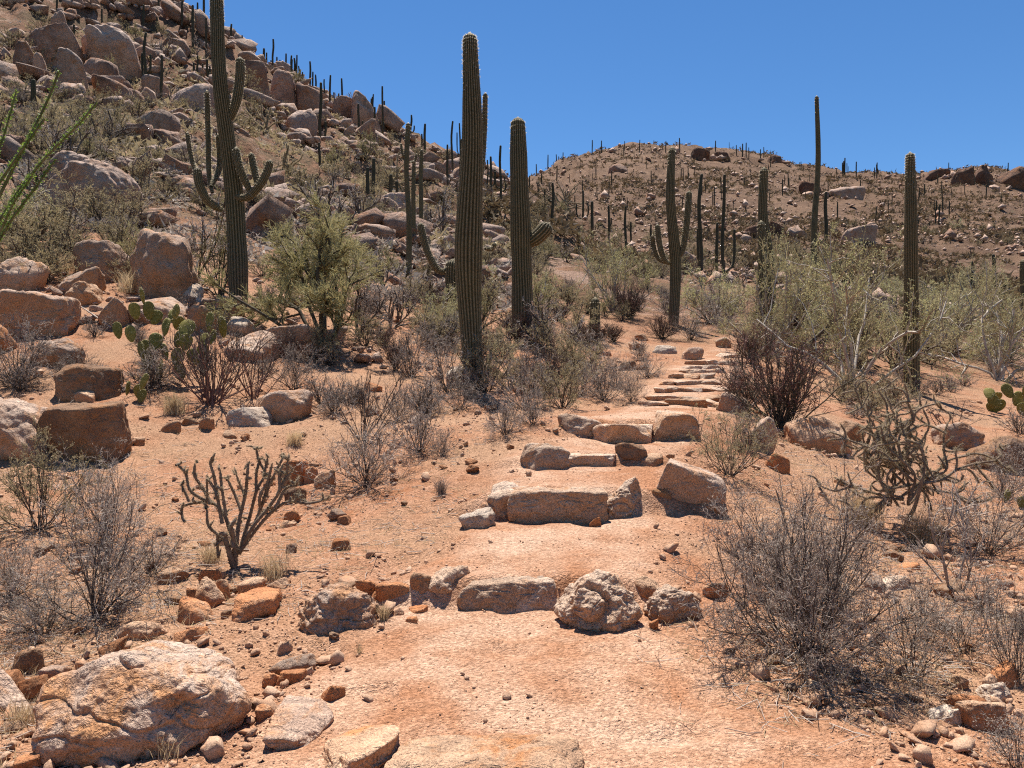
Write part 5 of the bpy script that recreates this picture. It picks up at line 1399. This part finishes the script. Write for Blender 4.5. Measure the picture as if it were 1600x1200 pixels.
for i, (px, yb, h, w) in enumerate([(438, 282, 40, 14), (455, 283, 36, 18), (618, 296, 28, 14), (880, 330, 30, 20), (413, 208, 18, 12), (872, 322, 26, 14)]):
    names = ['slim dark-stemmed cholla with a yellow fuzzy head right of the armed saguaro', 'bushier yellow-headed cholla beside the slim one right of the armed saguaro',
             'small yellow-headed cholla on the hillside left of the slim saguaro', 'round yellow-headed cholla right of the saguaro with a curled bud',
             'tiny yellow-headed cholla on the upper slope right of the armed saguaro', 'small yellow-headed cholla just left of the round yellow-headed one']
    br = tangled(60 + i, px, yb, w * 1.6, h, 4, 3, 3.0, 0.4)
    cholla(px, yb, names[i], br, 'cholla', 'fuzz', 6, 0.12, 0.012, 0.2, 70 + i, 0)

def wand(px, yb, stems, label):
    x, y, z = hit(px, yb)
    k = y / F
    root = link('ocotillo_plant', None, loc=(x, y, z))
    tag(root, label, 'shrub')
    r = R(9)
    for i, (pts, w) in enumerate(stems):
        dy = r.normal(0, 0.35)
        pp = [((a - px) * k, dy * j / (len(pts) - 1), (yb - b) * k) for j, (a, b) in enumerate(pts)]
        P = catmull(pp, 40)
        V, Qd = tubes(P[None], np.linspace(w * k * 0.32, w * k * 0.16, 40)[None], 6)
        st = link('stem', mesh('stem', V, Qd, mats=M['bark_green']), root)
        n = 1100
        t = r.uniform(0.12, 1.0, n) * 39
        a = np.clip(t.astype(int), 0, 38); f = (t - a)[:, None]
        q = P[a] * (1 - f) + P[a + 1] * f
        Vl, Ql = leaf_quads(r, q + r.normal(0, w * k * 0.16, q.shape), 0.05, np.broadcast_to(np.array((0, 0, 0.5)), q.shape))
        lf = link('leaves', mesh('leaves', Vl, Ql, mats=M['lf_bright'], smooth=False), st)
        lf['kind'] = 'stuff'
wand(-120, 560, [([(-118, 560), (-60, 440), (10, 300), (60, 210), (88, 160), (106, 122)], 10), ([(-118, 560), (-60, 460), (10, 330), (70, 250), (120, 200), (152, 164)], 10),
                 ([(-120, 560), (-55, 470), (20, 350), (60, 300), (96, 254)], 9), ([(-120, 560), (-70, 440), (-10, 320), (40, 250), (85, 196)], 9),
                 ([(-122, 560), (-60, 480), (10, 372), (40, 325), (75, 285)], 9), ([(-122, 560), (-110, 420), (-80, 280), (-50, 150), (-30, 60)], 9), ([(-122, 560), (-130, 420), (-150, 280), (-160, 170)], 9),
                 ([(-120, 560), (-80, 430), (-30, 300), (2, 210), (20, 140)], 7)],
     'bright green leafy wand plant leaning in from the left edge')

# ---------------------------------------------------------------- straw tufts, fallen stick
def blades(r, n, base, spread, length, width, lean=0.5):
    ph = r.uniform(0, 6.283, n)
    b = base + np.stack([r.normal(0, spread, n), r.normal(0, spread, n), np.zeros(n)], -1)
    d = np.stack([np.cos(ph) * r.uniform(0, lean, n), np.sin(ph) * r.uniform(0, lean, n), np.ones(n)], -1)
    d /= np.linalg.norm(d, axis=1, keepdims=True)
    L = (length * r.uniform(0.5, 1.1, n))[:, None]
    s = np.stack([-np.sin(ph + r.normal(0, 1, n)), np.cos(ph), np.zeros(n)], -1) * width / 2
    mid = b + d * L * 0.55
    tip = mid + (d + np.stack([np.cos(ph), np.sin(ph), np.full(n, -0.3)], -1) * 0.35) * L * 0.45
    V = np.stack([b - s, b + s, mid + s * 0.8, mid - s * 0.8, tip], 1).reshape(-1, 3)
    o = np.arange(n)[:, None] * 5
    return V, (o + np.array([[0, 1, 2, 3]])), (o + np.array([[3, 2, 4]]))

for i, (px, yb, w, h, n, lb) in enumerate([
    (274, 646, 44, 38, 420, 'straw-coloured grass tuft in front of the prickly pear'),
    (461, 696, 34, 28, 300, 'small straw tuft on the bare slope right of the flat whitish slab'),
    (690, 774, 22, 34, 160, 'rust-brown dry tuft alone on the sand left of the trail'),
    (330, 880, 50, 34, 260, 'pale straw tuft at the left foot of the dark antler cholla'),
    (1345, 822, 90, 60, 700, 'rust-gold dry grass under the left of the pale cholla'),
    (1440, 850, 80, 70, 520, 'dry grass under the trunk of the pale cholla'),
    (600, 972, 20, 34, 120, 'thin straw tuft at the right end of the rough grey-white boulder'),
    (561, 1020, 10, 24, 40, 'tiny dark dry sprout on the sand left of the trail'),
    (205, 458, 60, 40, 300, 'straw tuft below the small rounded boulder on the left slope'),
    (100, 425, 60, 34, 260, 'rusty straw tuft left of the sloping grey boulder'),
    (265, 1190, 60, 46, 90, 'wispy dry grass in front of the large weathered boulder'),
    (30, 1130, 70, 46, 160, 'wispy dry grass at the left edge below the tilted grey slab'),
    (430, 905, 60, 50, 200, 'pale dry grass beside the rough grey-white boulder'),
    (1145, 480, 60, 44, 300, 'russet dry grass patch left of the light-green tree')]):
    r = R(600 + i)
    x, y, z = hit(px, yb)
    k = y / F
    V, q, t = blades(r, n, np.zeros(3), w * k * 0.16, h * k * 1.05, 0.0035 * max(1, y / 7), 0.6)
    o = link('grass_tuft', mesh('grass_tuft', V, q, t, M['straw'] if i != 2 else M['tw_brown'], smooth=False), loc=(x, y, z - 0.01))
    tag(o, lb, 'grass')
a = hit(174, 516); b_ = np.array(((112 - 800) / F * (a[1] + 0.7), a[1] + 0.7, 0)); b_[2] = EYE - (470 - 600) / F * b_[1]
P = catmull([(0, 0, 0.03), tuple((b_ - a) * 0.5 + (0, 0, 0.03)), tuple(b_ - a)], 14)
V, Qd = tubes(P[None], np.linspace(0.022, 0.012, 14)[None], 7)
tag(link('fallen_stick', mesh('fallen_stick', V, Qd, mats=M['tw_white']), loc=a), 'bleached dead stick lying among the boulders on the left slope', 'stick')

# ---------------------------------------------------------------- loose stones
def stone_set(seed, X, Y, size, mat, name, lab=None, sub=0, flat=True, sink=0.25):
    r = R(seed)
    if sub < 0:
        Vt = np.array([(1, 0, 0), (0, 1, 0), (-1, 0, 0), (0, -1, 0), (0, 0, 1), (0, 0, -1)], float)
        T = np.array([(0, 1, 4), (1, 2, 4), (2, 3, 4), (3, 0, 4), (1, 0, 5), (2, 1, 5), (3, 2, 5), (0, 3, 5)])
    else:
        Vt, T = ico(sub)
    tm = []
    for k in range(10):
        P = Vt * (1 + 0.22 * r.normal(0, 1, (len(Vt), 1)))
        if sub > 0:
            N = r.normal(0, 1, (7, 3)); N /= np.linalg.norm(N, axis=1, keepdims=True)
            for nn in N:
                ex = np.maximum(P @ nn - 0.62, 0)
                P = P - ex[:, None] * nn
        tm.append(P)
    tm = np.stack(tm)
    n = len(X)
    k = r.integers(0, 10, n)
    sc = np.stack([r.uniform(0.7, 1.3, n), r.uniform(0.6, 1.1, n), r.uniform(0.4, 0.85, n)], -1) * (size / 2)[:, None]
    P = tm[k] * sc[:, None]
    a = r.uniform(0, 6.283, n)
    c, s = np.cos(a)[:, None], np.sin(a)[:, None]
    P = np.stack([P[..., 0] * c - P[..., 1] * s, P[..., 0] * s + P[..., 1] * c, P[..., 2]], -1)
    tl = r.normal(0, 0.3, n)[:, None]
    P[..., 2] += tl * P[..., 0]
    z = gz(X, Y) + sc[:, 2] * (1 - 2 * sink)
    P = P + np.stack([X, Y, z], -1)[:, None]
    Tn = (np.arange(n)[:, None, None] * len(Vt) + T[None]).reshape(-1, 3)
    o = link(name, mesh(name, P.reshape(-1, 3), tris=Tn, mats=M[mat], smooth=not flat))
    o['kind'] = 'stuff'
    return o

r = R(31)
def scatter(n, p0, p1, d0, d1, keep=None):
    px = r.uniform(p0, p1, n); d = np.exp(r.uniform(math.log(d0), math.log(d1), n))
    X = (px - 800) / F * d
    if keep is not None:
        m = r.uniform(0, 1, n) < keep(X, d, px)
        X, d, px = X[m], d[m], px[m]
    return X, d
offtrail = lambda lo: (lambda X, Y, px: np.clip(1 - (1 - lo) * trail_mask(X, Y), 0, 1) * sstep(-0.5, 0.5, fbm(np.stack([X * 0.9, Y * 0.9, X * 0], -1), 3, 8) + 0.15))
X, Y = scatter(44000, -80, 1680, 2.9, 15, offtrail(0.35))
stone_set(1, X, Y, np.clip(r.lognormal(math.log(0.0095), 0.5, len(X)), 0.005, 0.035) * (0.7 + Y / 12) * (1 - 0.35 * trail_mask(X, Y)), 'pebble', 'gravel', sub=-1)
X, Y = scatter(4800, -80, 1680, 3.0, 22, offtrail(0.05))
sz = np.clip(r.lognormal(math.log(0.045), 0.5, len(X)), 0.02, 0.18) * (0.75 + Y / 24)
bigs = sz / Y > 0.0085
stone_set(2, X[bigs], Y[bigs], sz[bigs], 'pebble', 'rubble', sub=1)
stone_set(12, X[~bigs], Y[~bigs], sz[~bigs], 'pebble', 'rubble')
hk = lambda X, Y, px: sstep(-0.55, 0.75, fbm(np.stack([X * 0.07, Y * 0.07, X * 0], -1), 4, 21))
X, Y = scatter(6500, -120, 800, 16, 150, hk)
X2, Y2 = scatter(2600, -120, 800, 60, 150, hk)
X, Y = np.concatenate([X, X2]), np.concatenate([Y, Y2])
sz = np.clip(r.lognormal(math.log(0.42), 0.65, len(X)), 0.15, 2.6) * (0.6 + Y / 75) * (0.3 + 0.7 * sstep(16, 45, Y))
bigs = sz / Y > 0.014
stone_set(3, X[bigs], Y[bigs], sz[bigs], 'hillrock', 'hillside_rubble', sub=1)
stone_set(13, X[~bigs], Y[~bigs], sz[~bigs], 'hillrock', 'hillside_rubble')
sa = np.array(sat)
kk = r.integers(0, len(sa), 420)
wd = sa[kk, 3] * sa[kk, 1]
X = sa[kk, 0] + r.normal(0, 0.55, 420) * wd; Y = sa[kk, 1] + r.normal(0.1, 0.5, 420) * wd
stone_set(14, X, Y, wd * np.clip(r.lognormal(math.log(0.22), 0.5, 420), 0.08, 0.55), 'hillrock', 'hillside_rubble', sub=1)
X, Y = scatter(1500, -120, 800, 24, 150, hk)
stone_set(4, X, Y, np.clip(r.lognormal(math.log(0.6), 0.6, len(X)), 0.2, 3.0) * (0.6 + Y / 75), 'redrock', 'hillside_rubble', sub=0)
X, Y = scatter(10000, 740, 1680, 45, 420, lambda X, Y, px: sstep(-0.4, 0.8, fbm(np.stack([X * 0.03, Y * 0.03, X * 0], -1), 4, 23)))
stone_set(5, X, Y, np.clip(r.lognormal(math.log(0.62), 0.6, len(X)), 0.25, 3.2) * (0.5 + Y / 320), 'hillrock', 'far_hill_rubble', sub=-1)
X, Y = scatter(2600, 740, 1680, 45, 420, lambda X, Y, px: sstep(-0.2, 0.8, fbm(np.stack([X * 0.03, Y * 0.03, X * 0 + 5], -1), 4, 24)))
stone_set(6, X, Y, np.clip(r.lognormal(math.log(0.75), 0.6, len(X)), 0.3, 4.0) * (0.5 + Y / 320), 'redrock', 'far_hill_rubble', sub=-1)

# countable loose rocks beside the trail
LOOSE = []
for k in range(9):
    s = ('shard', 'block', 'lump', 'slab', 'boulder')[k % 5]
    P, T = rock_shape(800 + k, 1.0, R(k).uniform(0.6, 0.9), R(k + 50).uniform(0.4, 0.7), 3, s)
    LOOSE.append({m: mesh('loose_rock', P, tris=T, mats=M[m]) for m in ('orange', 'tan', 'grey')})
bands = [('bank left of the trail', -20, 720, 3.6, 7.5, 42), ('bank right of the trail', 1010, 1640, 3.6, 7.5, 30), ('slope left of the upper steps', 150, 860, 7.5, 13, 34), ('ground right of the upper steps', 1130, 1640, 7.5, 15, 22),
         ('brushy slope beyond the near saguaros', 540, 1150, 14, 26, 34)]
for phrase, p0, p1, d0, d1, cnt in bands:
    X, Y = scatter(cnt * 3, p0, p1, d0, d1, lambda X, Y, px: 1 - sstep(0.02, 0.2, trail_mask(X, Y, 0.9)))
    X, Y = X[:cnt], Y[:cnt]
    o_ = np.argsort(X / Y)
    X, Y = X[o_], Y[o_]
    Zg = gz(X, Y)
    for i in range(len(X)):
        m = ('orange', 'tan', 'grey')[int(r.choice(3, p=(0.45, 0.35, 0.2)))]
        s = float(np.clip(r.lognormal(math.log(0.10), 0.4), 0.05, 0.26)) * (0.75 + Y[i] / 14)
        o = link('loose_rock', LOOSE[int(r.integers(9))][m], loc=(X[i], Y[i], Zg[i] - 0.0 * s + 0.12 * s), rot=(r.normal(0, 0.2), r.normal(0, 0.2), r.uniform(0, 6.28)), scale=s)
        tag(o, 'loose %s rock on the %s, %s from the left' % ({'orange': 'orange', 'tan': 'tan', 'grey': 'grey'}[m], phrase, nth(i + 1)), 'rock', 'loose rocks on the ' + phrase)

# ---------------------------------------------------------------- ground litter and low brush nobody could count
def litter(seed, X, Y, L, rad, mat, name):
    r = R(seed)
    n = len(X)
    a = r.uniform(0, 6.283, n)
    z = gz(X, Y) + 0.006
    ex = np.stack([np.cos(a) * L, np.sin(a) * L, r.normal(0.02, 0.05, n) * 0 + np.abs(r.normal(0, 0.12, n)) * L], -1)
    p0 = np.stack([X, Y, z], -1)
    P = np.stack([p0, p0 + ex * 0.5 + r.normal(0, 0.1, (n, 3)) * L[:, None] * np.array((1, 1, 0.2)), p0 + ex], 1)
    V, Qd = tubes(P, np.repeat(rad[:, None], 3, 1), 3)
    o = link(name, mesh(name, V, Qd, mats=M[mat]))
    o['kind'] = 'stuff'
lm = lambda X, Y, px: (1 - trail_mask(X, Y, 1.0)) * sstep(-0.1, 0.7, fbm(np.stack([X * 0.7, Y * 0.7, X * 0], -1), 3, 61) + 0.35 * ((px < 330) | (px > 1150)))
X, Y = scatter(9000, -80, 1680, 3.2, 14, lm)
litter(1, X, Y, r.uniform(0.05, 0.22, len(X)), r.uniform(0.0012, 0.0026, len(X)) * (0.8 + Y / 14), 'tw_grey', 'twig_litter')
X, Y = scatter(5000, -80, 1680, 3.2, 14, lm)
litter(2, X, Y, r.uniform(0.04, 0.16, len(X)), r.uniform(0.0012, 0.0022, len(X)) * (0.8 + Y / 14), 'straw', 'straw_litter')
X, Y = scatter(9000, -80, 1680, 3.2, 26, lm)
n = len(X)
V, q, t = blades(r, n * 3, np.repeat(np.stack([X, Y, gz(X, Y) - 0.005], -1), 3, axis=0), 0.02, 0.11, 0.0026, 0.9)
o = link('dry_grass', mesh('dry_grass', V, q, t, M['straw'], smooth=False)); o['kind'] = 'stuff'

def tufts(seed, X, Y, size, mat, name, nl, ls):
    """low rounded scrub far off: clouds of leaf-sized faces"""
    r = R(seed)
    n = len(X)
    c = np.stack([X, Y, gz(X, Y)], -1)
    d = r.normal(0, 1, (n, nl, 3)); d /= np.linalg.norm(d, axis=2, keepdims=True)
    d[..., 2] = np.abs(d[..., 2]) * 0.8
    p = c[:, None] + d * (size[:, None] * r.uniform(0.25, 0.55, (n, nl)))[..., None]
    a = r.normal(0, 1, (n, nl, 3)) + d; b = r.normal(0, 1, (n, nl, 3))
    s = (size * ls)[:, None, None]
    V = np.stack([p, p + a * s, p + b * s], 2).reshape(-1, 3)
    o = link(name, mesh(name, V, tris=np.arange(len(V)).reshape(-1, 3), mats=M[mat], smooth=False))
    o['kind'] = 'stuff'
bk = lambda X, Y, px: sstep(-0.6, 0.6, fbm(np.stack([X * 0.05, Y * 0.05, X * 0 + 9], -1), 3, 41))
X, Y = scatter(15000, 740, 1680, 70, 420, bk)
tufts(1, X, Y, r.uniform(0.8, 2.2, len(X)) * (0.6 + Y / 500), 'lf_far', 'far_scrub', 10, 0.24)
X, Y = scatter(5200, 740, 1680, 70, 420, bk)
tufts(2, X, Y, r.uniform(0.7, 1.8, len(X)) * (0.6 + Y / 500), 'tw_dark', 'far_scrub', 12, 0.18)
X, Y = scatter(4000, -120, 800, 40, 150, bk)
tufts(3, X, Y, r.uniform(0.5, 1.5, len(X)), 'lf_olive', 'hillside_scrub', 24, 0.14)
X, Y = scatter(2400, -120, 800, 26, 150, bk)
tufts(4, X, Y, r.uniform(0.4, 1.1, len(X)), 'lf_grey', 'hillside_scrub', 20, 0.13)
